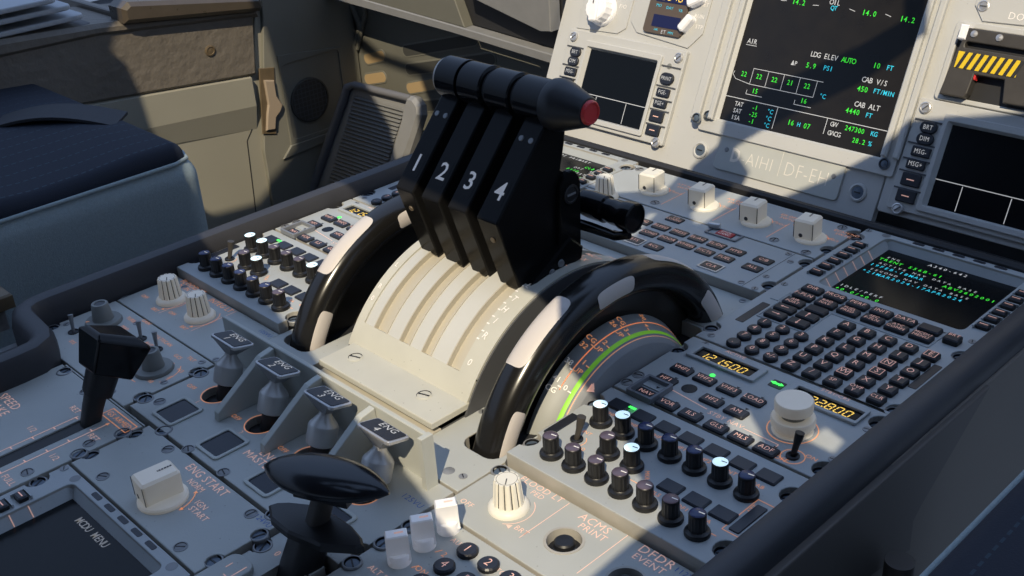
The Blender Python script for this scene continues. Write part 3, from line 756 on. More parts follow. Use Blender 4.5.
for x in (-207.5, -151.5, -95.5):
    b = MB(); fin(b, x, 5.5); o = b.build('divider_fin', t)
    md = o.modifiers.new('b', 'BEVEL'); md.width = .0006; md.segments = 2
b = MB(); b.box(-270, -41, -62, -59, ZC, 27.5, 'fin', .5); b.box(-42.5, -38.5, -68, -59, ZC, 29, 'fin', .5); b.build('back_wall', t)
dzus(t, [(-268, -132), (-268, -88), (-222, -143), (-90, -143)], -19)
screws(t, [(-257, -127), (-190, -143), (-150, -141), (-36, -128)], ZC+.1)

# engine master levers
for i, x in enumerate(hx):
    t = thing('engine_master_lever', ['metal lever whose black tab reads ENG 1, farthest left of the four', 'metal lever whose black tab reads ENG 2', 'metal lever whose black tab reads ENG 3', 'metal lever whose black tab reads ENG 4, nearest the right trim wheel'][i], 'lever', (x+1, -91, -13), 'engine master levers')
    T = Matrix.Translation((x+1, -91, -13)) @ Matrix.Rotation(-.34, 4, 'X')
    b = MB(T); b.lathe([(6.2, 0), (6.2, 15), (7, 17)], 'black', 24); b.build('boot', t)
    b = MB(T); b.lathe([(7.4, 12), (9.6, 13.2), (9.8, 14), (9.8, 25), (9.3, 26.2)], 'steel', 36); b.lathe([(9.3, 26.2), (8.6, 27.2), (4.4, 32.4), (4.0, 34.5)], 'steel', 36)
    b.build('collar', t)
    b = MB(T)
    V = [(-3.4, -3, 34), (3.4, -3, 34), (3.4, 3, 34), (-3.4, 3, 34), (-12, -9, 42.6), (12, -9, 42.6), (12, 9, 42.6), (-12, 9, 42.6)]
    b.add(V, [(0, 1, 5, 4), (1, 2, 6, 5), (2, 3, 7, 6), (3, 0, 4, 7), (3, 2, 1, 0)], 'steel_dark'); b.build('neck', t)
    b = MB(T @ Matrix.Translation((0, 0, 42.6)) @ Matrix.Rotation(.10, 4, 'X'))
    b.prism(rrect(-15.5, 15.5, -8.5, 8.5, 2.2, 3), 0, 2.2, 'silver_rim', .5)
    b.prism(rrect(-14, 14, -7.2, 7.2, 1.6, 3), 2.1, 2.6, 'key', .2)
    b.text('ENG', 1, 3.4, 2.75, 5.4, 'scr_white'); b.text(str(i+1), -2, -3.4, 2.75, 5.6, 'scr_white'); b.build('label_tab', t)

# ------------------------------------------------------------------ engine start panel
t = thing('engine_start_panel', 'engine start panel with a single cream selector knob at the lower left', 'control panel', (-147, -178, -16))
b = MB()
Z = ZC+.15
b.plate([outline(-235.5, -80, -202, -146.5, nl=(-189, -158), nr=(-189, -159), r=6)], -20, ZC, 'panel_low', .6, 'panel_side')
b.text('ENG START', -151, -152.5, Z, 6.6, 'amber_ink', sx=.9); b.text('NORM', -151, -160, Z, 4.4, 'amber_ink', sx=.9); b.text('IGN', -131, -168, Z, 4.4, 'amber_ink'); b.text('START', -125, -173.5, Z, 4.4, 'amber_ink')
b.arc(-158, -180, 21, 5, 50, Z, .7, 'orange_ink'); b.tri(-145, -163.5, Z, 1.8, 'orange_ink', 2.4); b.tri(-137, -178, Z, 1.8, 'orange_ink', -1.6)
b.text('124VU', -90, -151, Z, 4, 'blue_ink')
b.build('faceplate', t)
P('selector_knob', 'selB', f_selector(18, 25, 18, 15.5), t, -158, -180, ZC, rz=-.1)
screws(t, [(-205, -195), (-200, -152), (-106, -196), (-101, -152)], ZC+.1)
dzus(t, [(-233, -189), (-232, -158), (-82, -189), (-82, -159)], -20)

# ------------------------------------------------------------------ speed brake panel and lever
t = thing('speed_brake_panel', 'panel printed SPEED BRAKE with a long dark lever slot, at the left edge', 'control panel', (-320, -260, -20))
b = MB()
slot = rrect(-279, -266, -330, -168, 5)
b.plate([outline(-362, -238.5, -400, -150, nr=(-194, -163), nt=(-352,), r=6), slot], -20, ZC, 'panel_low', .5, 'panel_side')
b.box(-279, -266, -330, -168, -19, ZC-1.2, 'slot_dark')
b.text('SPEED', -341, -199, Z, 7, 'amber_ink'); b.text('BRAKE', -341, -208, Z, 7, 'amber_ink')
for x, sg in ((-284, -1), (-259, 1)):
    b.line(x, -330, x, -174 if sg < 0 else -166, Z, .7, 'amber_ink')
    for y in (-176, -192, -207, -222, -238): b.line(x, y, x+sg*-3.2, y, Z, .9, 'amber_ink')
b.text('RET', -294, -172, Z, 4.6, 'amber_ink'); b.text('RET', -251, -179, Z, 4.6, 'amber_ink'); b.text('1/2', -294, -203, Z, 4.8, 'amber_ink'); b.text('1/2', -250, -207, Z, 4.8, 'amber_ink'); b.text('FULL', -298, -236, Z, 4.8, 'amber_ink'); b.text('FULL', -248, -238, Z, 4.8, 'amber_ink')
b.rect(-274, -162, -240, -153, Z, .7, 'orange_ink'); b.text('GS ARMED', -257, -157.5, Z, 4.4, 'orange_ink'); b.tri(-259, -165, Z, 1.8, 'orange_ink', pi/2)
b.build('faceplate', t)
b = MB(); b.box(-360, -238.5, -149, -148, -18, ZC-.6, 'panel_low'); b.build('edge_strip', t)
screws(t, [(-311, -156), (-247, -184), (-247, -226)], ZC+.1); dzus(t, [(-241, -194), (-241, -163), (-350, -154)], -19)

t = thing('speed_brake_lever', 'black lever with a blocky wedge shaped handle standing in the speed brake slot', 'lever', (-272, -176, -17))
b = MB()
b.tube([(-272, -174, -16), (-271.5, -167, 2), (-270, -158, 22)], [6, 6.5, 7.5], 'black', 16, sq=.6); b.build('stem', t)
b = MB(); b.tube([(-271, -162, 11), (-269, -154, 28)], [9.5, 10.5], 'black', 16, sq=.6); b.build('collar', t)
# wedge head, narrow end towards the viewer, tipped forward
b = MB()
V = [(-258, -166, 32), (-281, -166, 32), (-284, -143, 18), (-254, -143, 18),
     (-255, -158, 55), (-286, -158, 55), (-290, -126, 38), (-249, -126, 38),
     (-259, -155, 58), (-277, -155, 58), (-282, -132, 46), (-256, -132, 46)]
b.add(V, [(3, 2, 1, 0)[::-1], (0, 1, 5, 4)[::-1], (1, 2, 6, 5)[::-1], (2, 3, 7, 6)[::-1], (3, 0, 4, 7)[::-1], (4, 5, 9, 8)[::-1], (5, 6, 10, 9)[::-1], (6, 7, 11, 10)[::-1], (7, 4, 8, 11)[::-1], (8, 9, 10, 11)[::-1]], 'gloss')
o = b.build('handle', t); md = o.modifiers.new('b', 'BEVEL'); md.width = .0016; md.segments = 3
for p in o.data.polygons: p.use_smooth = False

# ------------------------------------------------------------------ flap panel and lever
t = thing('flap_panel', 'curved flap gate panel under the winged black flap lever', 'control panel', (-47, -250, -20))
b = MB()
b.plate([outline(-77, -33, -330, -148, nl=(-162, ), nr=(-165, ), r=7), rrect(-54, -38, -300, -160, 5)], -20, ZC-3, 'panel_low', .5, 'panel_side')
b.plate([rrect(-77.5, -57, -330, -176, 6)], ZC-3, ZC+1, 'panel_low', .8)
b.text('1', -70, -186, ZC+1.15, 5, 'amber_ink', rot=0); b.line(-66, -192, -62, -192, ZC+1.15, .7, 'amber_ink'); b.line(-61, -300, -61, -180, ZC+1.15, .7, 'amber_ink'); b.text('0', -62, -160, ZC-2.8, 4.4, 'amber_ink')
b.build('faceplate', t)
dzus(t, [(-74, -162), (-35, -165)], -22)
t = thing('flap_lever', 'black flap lever with a glossy wing shaped grip above a smaller wing plate', 'lever', (-45, -166, -40))
b = MB(); b.tube([(-46, -166, -40), (-45, -156, -14), (-43, -146, 9)], [12, 11, 10], 'black', 16, sq=.6); b.build('stem', t)
b = MB(); b.tube([(-41, -145, 10), (-39, -135, 34)], [6, 6], 'lever_body', 16, sq=.7); b.build('neck', t)
b = MB()
b.prism([(-73, -154), (-71, -149), (-66, -144), (-55, -137), (-38, -133.5), (-23, -133), (-10, -135.5), (-4, -139), (-6, -143), (-22, -155), (-45, -160.5), (-62, -160)], 10, 15, 'black', 1.4); b.build('lower_wing', t)
# lens shaped grip: elliptical sections along x
b = MB(Matrix.Translation((-37, -136, 40)) @ Matrix.Rotation(.40, 4, 'Z') @ Matrix.Rotation(-.04, 4, 'X')); V = []; F = []; n = 24; N = 22
for i in range(N+1):
    u = -1 + 2*i/N; w = max(.02, (1-abs(u)**2.1)); ry = 17.5*w**.75; rz = 11.0*w**.6; xx = 39.5*u
    for k in range(n):
        a = 2*pi*k/n; z = rz*sin(a); V.append((xx, ry*cos(a), z*(1 if z > 0 else .55)))
for i in range(N):
    for k in range(n): j = (k+1) % n; F.append((i*n+k, i*n+j, (i+1)*n+j, (i+1)*n+k))
F += [tuple(range(n))[::-1], tuple(range(N*n, N*n+n))]
b.add(V, F, 'gloss_blue', True); b.box(-17, 17, -8, 8, -10, -3, 'black'); b.build('grip', t)

# ------------------------------------------------------------------ throttle quadrant
QY, QZ = 104, -59      # common axis of quadrant, wheels and drum
def pol(r, a): return (QY + r*cos(math.radians(a)), QZ + r*sin(math.radians(a)))
t = thing('throttle_quadrant', 'cream arched throttle housing with slotted top between the two trim wheels', 'throttle housing', (-149, 60, -16))
def arcband(b, x0, x1, R, a0, a1, m, n=48, r0=None, side=None):
    """extruded curved band; if r0 is given it is a solid ring segment"""
    V = []; F = []; mm = []
    for i in range(n+1):
        a = a0 + (a1-a0)*i/n; y, z = pol(R, a)
        if r0 is None: V += [(x0, y, z), (x1, y, z)]; k = 2
        else: y2, z2 = pol(r0, a); V += [(x0, y, z), (x1, y, z), (x1, y2, z2), (x0, y2, z2)]; k = 4
    for i in range(n):
        o = i*k
        if k == 2: F.append((o, o+1, o+3, o+2)); mm.append(m)
        else:
            for q in range(4):
                w = (q+1) % 4; F.append((o+q, o+w, o+4+w, o+4+q)); mm.append(m if q == 0 else (side or m))
    if k == 4: F += [(0, 3, 2, 1), (n*4, n*4+1, n*4+2, n*4+3)]; mm += [side or m]*2
    b.add(V, F, mm, True)
b = MB()
XA, XB = -209, -80.5
# solid core, raised margins, end faces
arcband(b, XA, XB, 113, 28, 150, 'belt_beige', 60, 60, 'recess')
arcband(b, XA, -201, 117.6, 28, 141.5, 'cream', 60, 100, 'cream')
arcband(b, -97, XB, 117.6, 28, 141.5, 'cream', 60, 100, 'cream')
arcband(b, XA, XB, 117.6, 141, 150.5, 'cream', 12, 100, 'cream')
for x in (-190.5, -176, -161.6, -151, -137.5, -128, -110.6): arcband(b, x, x+1.0, 117.2, 28, 141, 'belt_beige', 50, 108)
b.build('housing', t)
b = MB()
for x, w in ((-200.8, 10.3), (-175, 13.4), (-150, 12.5), (-127, 16.4)): arcband(b, x, x+w, 116.4, 28, 141.2, 'belt_white', 50, 112)
b.build('slot_belt', t, 'curved white belts in the lever slots')
b = MB()   # flat foot plate
b.box(-204, -80, -28, 12, -3.2, 1.2, 'cream', .5)
b.box(-258, -82, -57.5, -32, -16, -2.5, 'cream', .6)
b.box(-203, -81, -33, -20, -20, -7, 'belt_beige')
b.build('foot_plate', t)
for x, y in ((-186, -9), (-110, -9)): P('screw', 'bigscrew', f_screw_big, t, x, y, 1.2, .3)
b = MB()
def arctext(b, s, x, a, R, size, m, rot=0):
    """text on a cylinder of radius R, reading across the x axis"""
    v, f, w = glyphs(s, .012); k = size*1.38; V = []
    for q in v:
        u, h = q[0]*k, q[1]*k
        u, h = u*cos(rot)-h*sin(rot), u*sin(rot)+h*cos(rot)
        aa = a - math.degrees(h/R); y, z = pol(R+.25, aa); V.append((x+u, y, z))
    b.add(V, f, m)
for s, a in (('0', 137), ('R', 127), ('I', 121), ('H', 116), ('T', 111), ('L', 104), ('A', 94), ('CL', 86), ('FLX', 78), ('MCT', 72), ('TO', 62)):
    arctext(b, s, -91.5, a, 117.8, 5, 'amber_ink' if a < 100 else 'white_ink', -.2)
for a in range(66, 132, 3): 
    y, z = pol(117.9, a); y2, z2 = pol(117.9, a-.5); b.add([(-97, y, z), (-94.5, y, z), (-94.5, y2, z2), (-97, y2, z2)], [(0, 1, 2, 3)], 'amber_ink' if a < 104 else 'white_ink')
b.build('right_scale_marks', t)
b = MB()
for s, a in (('0', 132), ('R', 127), ('L', 117)): arctext(b, s, -204.6, a, 117.8, 4, 'white_ink')
b.build('left_scale_marks', t)
# side walls of the wells and surround plates
b = MB()
pl = [[(-81, -56), (-24.5, -56), (-24.5, -16.5), (-28, -10), (-28, 195), (-81, 195)], rrect(-62, -29.5, -22, 193, 9)]
b.plate(pl, -20, ZC, 'panel_low', .5, 'panel_side')
pl = [[(-272, -31), (-214.5, -31), (-214.5, 195), (-272, 195)], rrect(-266, -238+6, -22, 193, 9)]
b.plate(pl, -20, ZC, 'panel_low', .5, 'panel_side')
b.box(-83.5, -62, -20, 190, -20, -9, 'recess'); b.box(-214, -84, 190, 196, -20, ZC, 'panel_low')
b.build('surround_plate', t)
b = MB(); b.lathe([(4, 0), (3, .5), (0, .6)], 'rail', 16, -36-8, -46, ZC); b.build('screw', t)
screws(t, [(-76, -38), (-76, 12), (-33, -44)], ZC+.1, True)
# inner side discs (dark)
b = MB(); b.lathe([(116, 0), (116, 1.5), (0, 1.6)], 'recess', 96, QY, QZ, -80.7, axis='x'); b.build('side_cheek', t)
b = MB(); b.lathe([(116, -1.5), (116, 0)], 'recess', 96, QY, QZ, -208.8, axis='x')
# cut below deck is hidden by the plates
b.build('side_cheek', t)

# ------------------------------------------------------------------ trim wheels
def wheel(cx, label):
    t = thing('trim_wheel', label, 'trim wheel', (cx, QY, QZ), 'black trim wheels with white marks on either side of the throttle levers')
    b = MB(); N = 180; K = 28; rc, ra, rb = 119, 12.6, 13.0; V = []; F = []; mm = []
    for i in range(N):
        a = 2*pi*i/N
        for k in range(K):
            p = 2*pi*k/K; cp, sp_ = cos(p), sin(p)
            cp = math.copysign(abs(cp)**.85, cp); sp_ = math.copysign(abs(sp_)**.85, sp_)
            r = rc + ra*sp_; V.append((cx + rb*cp, QY + r*cos(a), QZ + r*sin(a)))
    for i in range(N):
        ad = i+.5
        for k in range(K):
            j = (i+1) % N; l = (k+1) % K; F.append((i*K+k, j*K+k, j*K+l, i*K+l)); mm.append('tyre_marked')
    b.add(V, F, mm, True); b.build('tyre', t, loc=(cx, QY, QZ))
    b = MB(); b.lathe([(112, -11), (110, -5), (100, -6.5), (60, -7), (0, -7)], 'web', 96, QY, QZ, cx, axis='x'); b.build('web', t)
    return t
wheel(-46, 'right black trim wheel with white marks, beside the green banded scale')
wheel(-252, 'left black trim wheel with white marks, beside the left radio panel')

# trim indicator drum with green band
t = thing('trim_scale_drum', 'curved trim scale with a bright green band inside the right trim wheel', 'trim scale', (-30, QY, QZ))
b = MB(); C0 = -49
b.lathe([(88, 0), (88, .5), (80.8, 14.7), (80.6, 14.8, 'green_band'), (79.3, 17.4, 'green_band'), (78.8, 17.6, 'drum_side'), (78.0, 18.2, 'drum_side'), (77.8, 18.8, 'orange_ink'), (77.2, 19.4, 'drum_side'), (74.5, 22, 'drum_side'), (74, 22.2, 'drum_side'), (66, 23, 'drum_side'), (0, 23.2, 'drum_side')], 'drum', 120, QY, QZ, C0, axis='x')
b.build('drum', t)
b = MB()
def conept(f, a):   # f 0..1 across the cone
    r = 88 - 7.4*f + .3; y, z = pol(r, a); return (C0 + .5 + 14.8*f, y, z)
def conetext(s, f, a, size, m):
    v, fc, w = glyphs(s, .015); k = size*1.38
    b.add([conept(f + q[0]*k/16.5, a - math.degrees(q[1]*k/84)) for q in v], fc, m)
def conebar(f0, f1, a, m, w=.6): b.add([conept(f0, a), conept(f1, a), conept(f1, a-w), conept(f0, a-w)], [(0, 1, 2, 3)], m)
for i in range(60):
    a = 150 - 2*i; b.add([conept(.50, a), conept(.55, a), conept(.55, a-2), conept(.50, a-2)], [(0, 1, 2, 3)], 'orange_ink' if a < 133 and i > 7 else 'cream') if 10 <= i < 60 else None
    b.add([conept(.50, a), conept(.54, a), conept(.54, a-2), conept(.50, a-2)], [(0, 1, 2, 3)], 'orange_ink') if 10 <= i < 60 else None
for a, c1 in ((129, '41 CG'), (119.5, '38'), (104, 'CG 32'), (84, 'CG 26'), (68, '20')):
    ink = 'orange_ink' if a < 118 else 'white_ink'  # light put into the ink: white where sunlit, orange in shade
    conebar(.38, .54, a, ink); 
    for i, s in enumerate(c1.split(' ')): conetext(s, .20, a-2.6+5.0*i, 4.0, ink)
for a, c2 in ((129, '0'), (114, '1 UP'), (99, '2 UP'), (84, '3 UP'), (69, '4')):
    ink = 'orange_ink' if a < 120 else 'white_ink'  # same sunlit and shaded split of the ink colour
    conebar(.84, 1.0, a, ink)
    for i, s in enumerate(c2.split(' ')): conetext(s, .70, a-1.0+5.0*i, 4.0, ink)
b.build('printed_scale', t)
b = MB(); y, z = pol(77, 123); y2, z2 = pol(77, 118.5); y3, z3 = pol(73, 120.5)
b.add([(C0+23, y, z), (C0+23, y2, z2), (C0+23.8, y3, z3)], [(0, 1, 2)], 'key_ink')
b.add([(C0+21.6, *pol(76.3, 124)), (C0+21.6, *pol(76.3, 119)), (C0+24.0, *pol(71.5, 121.5))], [(0, 1, 2)], 'key_ink'); b.build('pointer', t)

# ------------------------------------------------------------------ thrust levers
AY, AZ = 112, 174
LPROF = [(72, 51), (54.5, 107.5), (106, 164), (124, 163), (121, 145), (116, 126), (129, 116), (129, 60), (100, 60)]
names = ['black thrust lever numbered 1, farthest left', 'black thrust lever numbered 2', 'black thrust lever numbered 3', 'black thrust lever numbered 4, nearest the red button']
XL = [(-201, -182), (-173, -154), (-145, -126), (-116, -96)]
for i, (xa, xb) in enumerate(XL):
    t = thing('thrust_lever', names[i], 'thrust lever', ((xa+xb)/2, 90, 56), 'thrust levers')
    n = len(LPROF); b = MB()
    V = [(xa, y, z) for y, z in LPROF] + [(xb, y, z) for y, z in LPROF]
    F = [tuple(range(n)), tuple(range(2*n-1, n-1, -1))] + [(k, n+k, n+(k+1) % n, (k+1) % n) for k in range(n)]
    b.add(V, F, 'black_lever'); o = b.build('arm', t)
    md = o.modifiers.new('b', 'BEVEL'); md.width = .0011; md.segments = 2; md.limit_method = 'ANGLE'
    # face plate with number: plane from kink (56.5,108) to (103,160)
    dy, dz = 51.5, 56.5; L = math.hypot(dy, dz); R3 = Matrix(((1, 0, 0), (0, dy/L, -dz/L), (0, dz/L, dy/L))).to_4x4()
    T = Matrix.Translation(((xa+xb)/2, 54.5, 107.5)) @ R3
    b = MB(T); b.prism(rrect(-6.5, 6.5, 11, 31, 2), 0, .12, 'black_lever', 0); b.text(str(i+1), 0, 21, .3, 13.5, 'white_ink', bold=.010)
    b.build('number_plate', t, 'white number %d' % (i+1))
    if i in (0, 3):
        for x in (-4.5, 4.5): P('screw', 'ls', lambda b: (b.lathe([(2.2, 0), (1.9, .6), (0, .7)], 'steel_dark', 12)), t, x, 60, 0, M=T)
        d2y, d2z = 17.5, -56.5; L2 = math.hypot(d2y, d2z)
        R4 = Matrix(((1, 0, 0), (0, -d2y/L2, d2z/L2), (0, -d2z/L2, -d2y/L2))).to_4x4()
        T2 = Matrix.Translation(((xa+xb)/2, 54.5, 107.5)) @ R4
        P('screw', 'ls2', lambda b: b.lathe([(2.2, -.1), (1.9, .6), (0, .7)], 'brown', 12), t, 0, -16.5, .2, M=T2)
    # grip segment along x
    b = MB()
    if i == 0:
        b.lathe([(6, -6), (10.5, -5), (13.6, -2.0), (14.9, 1)], 'silver_rim', 40, AY, AZ, -200, axis='x')
        b.lathe([(14.9, .9), (14.9, 20), (15.4, 20.5), (15.4, 22), (14.2, 22.4)], 'gloss', 40, AY, AZ, -200, axis='x')
    elif i < 3:
        x = xa - 3; b.lathe([(13, 0), (14.9, .6), (14.9, 20), (15.4, 20.6), (15.4, 22.2), (14.6, 22.6), (12.5, 24)], 'gloss', 40, AY, AZ, x, axis='x')
    else:
        b.lathe([(13, -121), (15, -120), (15, -95), (16, -94.6)], 'gloss', 48, AY, AZ, 0, axis='x')
        b.lathe([(15.8, -95.5), (16.9, -94.8), (17.2, -93), (17.2, -88), (16.4, -85), (10.4, -66.5), (9.4, -64.8), (8.3, -64.4)], 'black', 56, AY, AZ, 0, axis='x')
    b.build('grip', t)
    if i == 3:
        b = MB(); b.lathe([(8.2, -65), (8.0, -62.8), (7.2, -61.8), (6.4, -61.8), (6, -62.6), (0, -62.6)], 'red', 40, AY, AZ, 0, axis='x'); b.build('disconnect_button', t, 'round red button on the end of the grip')
    else:
        b = MB(); b.lathe([(12.6, 0), (12.6, 6)], 'key_side', 32, AY, AZ, xb+2, axis='x'); b.build('spacer', t)
    # reverser handle in front of the lever
    x0, x1 = (xa+1, xb-1) if i < 3 else (-108, -57)
    b = MB()
    if i < 3: b.lathe([(9, 0), (9, x1-x0)], 'gloss', 28, 150, 88, x0, axis='x')
    else: b.lathe([(9, 0), (10, 8), (10, 22), (8.6, 23.5), (8.6, 26), (9.2, 30), (9.2, 36), (10.4, 38.5), (10.8, 44), (10.8, 48), (9.4, 48.6), (9.2, 47.6), (0, 47.8)], 'gloss', 36, 150, 88, x0, axis='x')
    b.build('reverser_grip', t)
    if i == 3:
        b = MB(); b.tube([(-98, 132, 80), (-92, 138, 77), (-70, 141, 75), (-60, 144, 78)], [3.5, 3.5, 3, 3], 'gloss', 10, sq=.6); b.build('reverser_link', t)
        T5 = Matrix(((0, 0, 1, -96), (1, 0, 0, 0), (0, 1, 0, 0), (0, 0, 0, 1)))
        b = MB(T5); b.prism([(107, 62), (129.5, 62), (131, 114), (130, 118), (127, 122), (123, 124.5), (119, 124.5), (115, 122), (112, 118), (111, 114)], 0, 4, 'black_lever', .8); b.build('bracket', t)
        b = MB(T5); b.prism([(70, 51), (84, 60), (116, 78), (129, 66), (127, 57), (76, 50)], 0, 7, 'black_lever', 1.5); b.build('foot', t)
        P('screw', 'brks', lambda b: (b.lathe([(7, 0), (7, 1), (5.6, 1.3), (5.2, .6), (0, .8)], 'black', 24), b.box(-4, 4, -.7, .7, .6, 1.2, 'steel_dark')), t, 120.5, 108, 4, M=T5)
        for q in ((105, 62), (96, 58)): P('screw', 'brkt', lambda b: b.lathe([(3, 0), (2.6, 1), (0, 1.2)], 'steel_dark', 14), t, q[0], q[1], 7, M=T5)

# ------------------------------------------------------------------ main instrument panel
TM = Matrix.Translation((0, 445, 0)) @ Matrix(((1, 0, 0), (0, sin(math.radians(25)), -cos(math.radians(25))), (0, cos(math.radians(25)), sin(math.radians(25))))).to_4x4()
def mip(): return MB(TM)
b = mip()
b.plate([rrect(-455, -40, -14, 420, 3), rrect(-224, -45, 39, 215, 2)], -8, 0, 'facia', .8)
b.plate([rrect(-38, 420, -2, 420, 3)], -8, 1.5, 'facia', .8)
b.box(-244, -238, 36, 330, 0, 3, 'facia', .5)
panel = b.build('main_instrument_panel'); tag(panel, 'light grey main instrument panel behind the pedestal, holding the screens', 'instrument panel')
b = mip(); b.box(-520, 420, -48, 20, -40, -30, 'deck'); b.box(-470, 420, -30, -12, -34, -9, 'slot_dark')
b.build('panel_base', panel)
b = MB(); b.box(-470, 300, 404, 412, -24, 4, 'slot_dark', 2); b.box(-470, 300, 414, 424, -24, -4, 'slot_dark', 2); b.box(-470, 300, 426, 434, -30, -8, 'brown', 2)
o = b.build('trim_2'); struct(o, 'dark sill between the pedestal and the main instrument panel')

# ECAM display
t = thing('system_display', 'large black system display with green figures on the main instrument panel', 'display screen', tuple(TM @ Vector((-134, 110, 0))))
b = mip()
b.plate([rrect(-240, -32, 28, 230, 3), rrect(-223, -47, 41, 214, 2)], -.5, 4, 'facia', .8)
b.box(-248.5, -239, 37, 200, 3.5, 9, 'facia', 1); b.box(-229.5, -223.5, 40, 200, 3.5, 9, 'facia', 1.2); b.box(-46.5, -41, 44, 200, 3.5, 9, 'facia', 1.2); b.box(-36, -30, 44, 200, 3.5, 8, 'facia', 1.2)
b.frame((-223.5, -46.5, 40.5, 214), (-220, -49, 42.5, 212), 4, 1, 'facia')
b.build('bezel', t)
b = mip(); b.box(-224, -45, 40, 215, -2, .9, 'screen_warm')
def sw(s, x, y, m, sz=5.2, al='C'): b.mono(s, x, y, 1.15, sz*.93, m, 3.5*sz/5.2 if sz > 4.7 else 3.3, al, bold=.006)
G, W_, Cn = 'scr_green', 'scr_white', 'scr_cyan'
sw('AIR', -208, 119.5, W_); b.line(-214, 116, -202, 116, 1.15, .5, W_)
sw('OIL', -134.5, 166, W_); sw('QT', -134, 161, Cn, 4.4)
for x, y, s in ((-207, 163, '14.3'), (-171, 161.5, '14.2'), (-99, 161, '14.0'), (-62.5, 160.5, '14.2')): sw(s, x, y, G)
for x in (-187, -153): b.line(x-3, 161, x+3, 161.5, 1.15, .5, W_)
for x in (-116, -81): b.line(x-3, 162.5, x+3, 161, 1.15, .5, W_)
sw('LDG ELEV', -130, 118, W_); sw('AUTO', -105, 118, G); sw('10', -77.5, 118, G); sw('FT', -65, 118, Cn, 4.8)
sw('ΔP', -157.5, 107, W_, 4.4); sw('5.9', -140, 107.5, G); sw('PSI', -122.5, 108, Cn, 4.8)
sw('CAB V/S', -75, 104.5, W_); sw('450', -84, 96, G); sw('FT/MIN', -64, 96.5, Cn, 4.6); sw('CAB ALT', -75, 82.5, W_); sw('4440', -87, 75.5, G); sw('FT', -71, 75, Cn, 4.6)
for x, y, s in ((-207, 88.5, '22'), (-190, 88.8, '22'), (-173, 88.8, '22'), (-156, 89, '21'), (-138, 89, '22'), (-190, 75, '15'), (-137, 75.5, '16')): sw(s, x, y, G, 5)
sw('°C', -120, 83, Cn, 4.6)
b.rect(-198, 80.5, -129, 95.5, 1.15, .5, W_)
for x in (-181, -164, -147): b.line(x, 80.5, x, 95.5, 1.15, .5, W_)
b.line(-129, 95.5, -123, 95.5, 1.15, .5, W_)
b.line(-215, 83, -198, 80.5, 1.15, .5, W_); b.line(-219, 87, -215, 83, 1.15, .5, W_); b.line(-219, 87, -218, 90, 1.15, .5, W_)
for x in (-190, -137): b.line(x-9, 71, x+9, 71, 1.15, .5, W_); b.line(x-9, 71, x-9, 75, 1.15, .5, W_)
b.line(-220, 65.5, -49, 65.5, 1.15, .6, W_); b.line(-161, 65.5, -161, 45, 1.15, .6, W_); b.line(-108.5, 65.5, -108.5, 51, 1.15, .6, W_)
for y, s, v in ((60, 'TAT', '-1'), (53.5, 'SAT', '-25'), (47, 'ISA', '-1')): sw(s, -203, y, W_, 4.8); sw(v, -185, y, G, 4.8); sw('°C', -168, y-.5, Cn, 4.6)
sw('16', -143.5, 54, G); sw('H', -135, 54, Cn, 4.4); sw('07', -126.5, 54, G)
sw('GW', -101, 61, W_, 4.8); sw('247300', -80, 60.5, G, 4.8); sw('KG', -61, 60.5, Cn, 4.6); sw('GWCG', -98, 53, W_, 4.8); sw('28.2', -73, 51.5, G, 4.8); sw('%', -62, 51.5, Cn, 4.6)
b.build('screen', t, 'black screen with green, white and cyan figures')
def f_ms(b):
    b.lathe([(8.5, 0), (8.2, 1.4), (6.6, 2, 'facia'), (5.6, .9, 'facia'), (4.8, .9, 'screw_blue'), (0, 1.6, 'screw_blue')], 'facia', 30); b.box(-3, 3, -.6, .6, 1.5, 1.75, 'key_side')
def f_ms2(b):
    b.lathe([(5.2, 0), (5.0, 1.6), (4.2, 2, 'screw_blue'), (3, 1.2, 'key_side'), (0, 1.8, 'screw_blue')], 'steel_dark', 24)
for x, y in ((-240, 38), (-231, 43), (-42, 38)): P('screw', 'ms2', f_ms2, t, x, y, 4 if x > -100 else 9 if x < -235 else 4, M=TM)
for x, y in ((-232, 9), (-60, 8.5)): P('panel_screw', 'ms', f_ms, panel, x, y, 0, M=TM)
# registration placard
b = mip(); b.plate([rrect(-212, -77, -6+2, 35, 4)], 0, 1.8, 'perspex', .6)
b.text('D', -190.5, 12, 1.95, 13, 'engrave', sx=.8, bold=.035); b.text('-AIHI', -166, 11.5, 1.95, 12.5, 'engrave', sx=.86, bold=-.018); b.line(-141, 4, -141, 28, 1.95, .5, 'engrave'); b.text('DF-EH', -113, 12, 1.95, 13.5, 'engrave', sx=.86, bold=-.018)
pk = b.build('registration_placard'); tag(pk, 'clear placard engraved D-AIHI DF-EH under the large screen', 'placard')
for x, y in ((-202, 16), (-86, 17)): P('screw', 'ms3', lambda b: b.lathe([(2.4, 0), (2.0, .6), (0, .7)], 'rail', 14), pk, x, y, 1.8, M=TM)

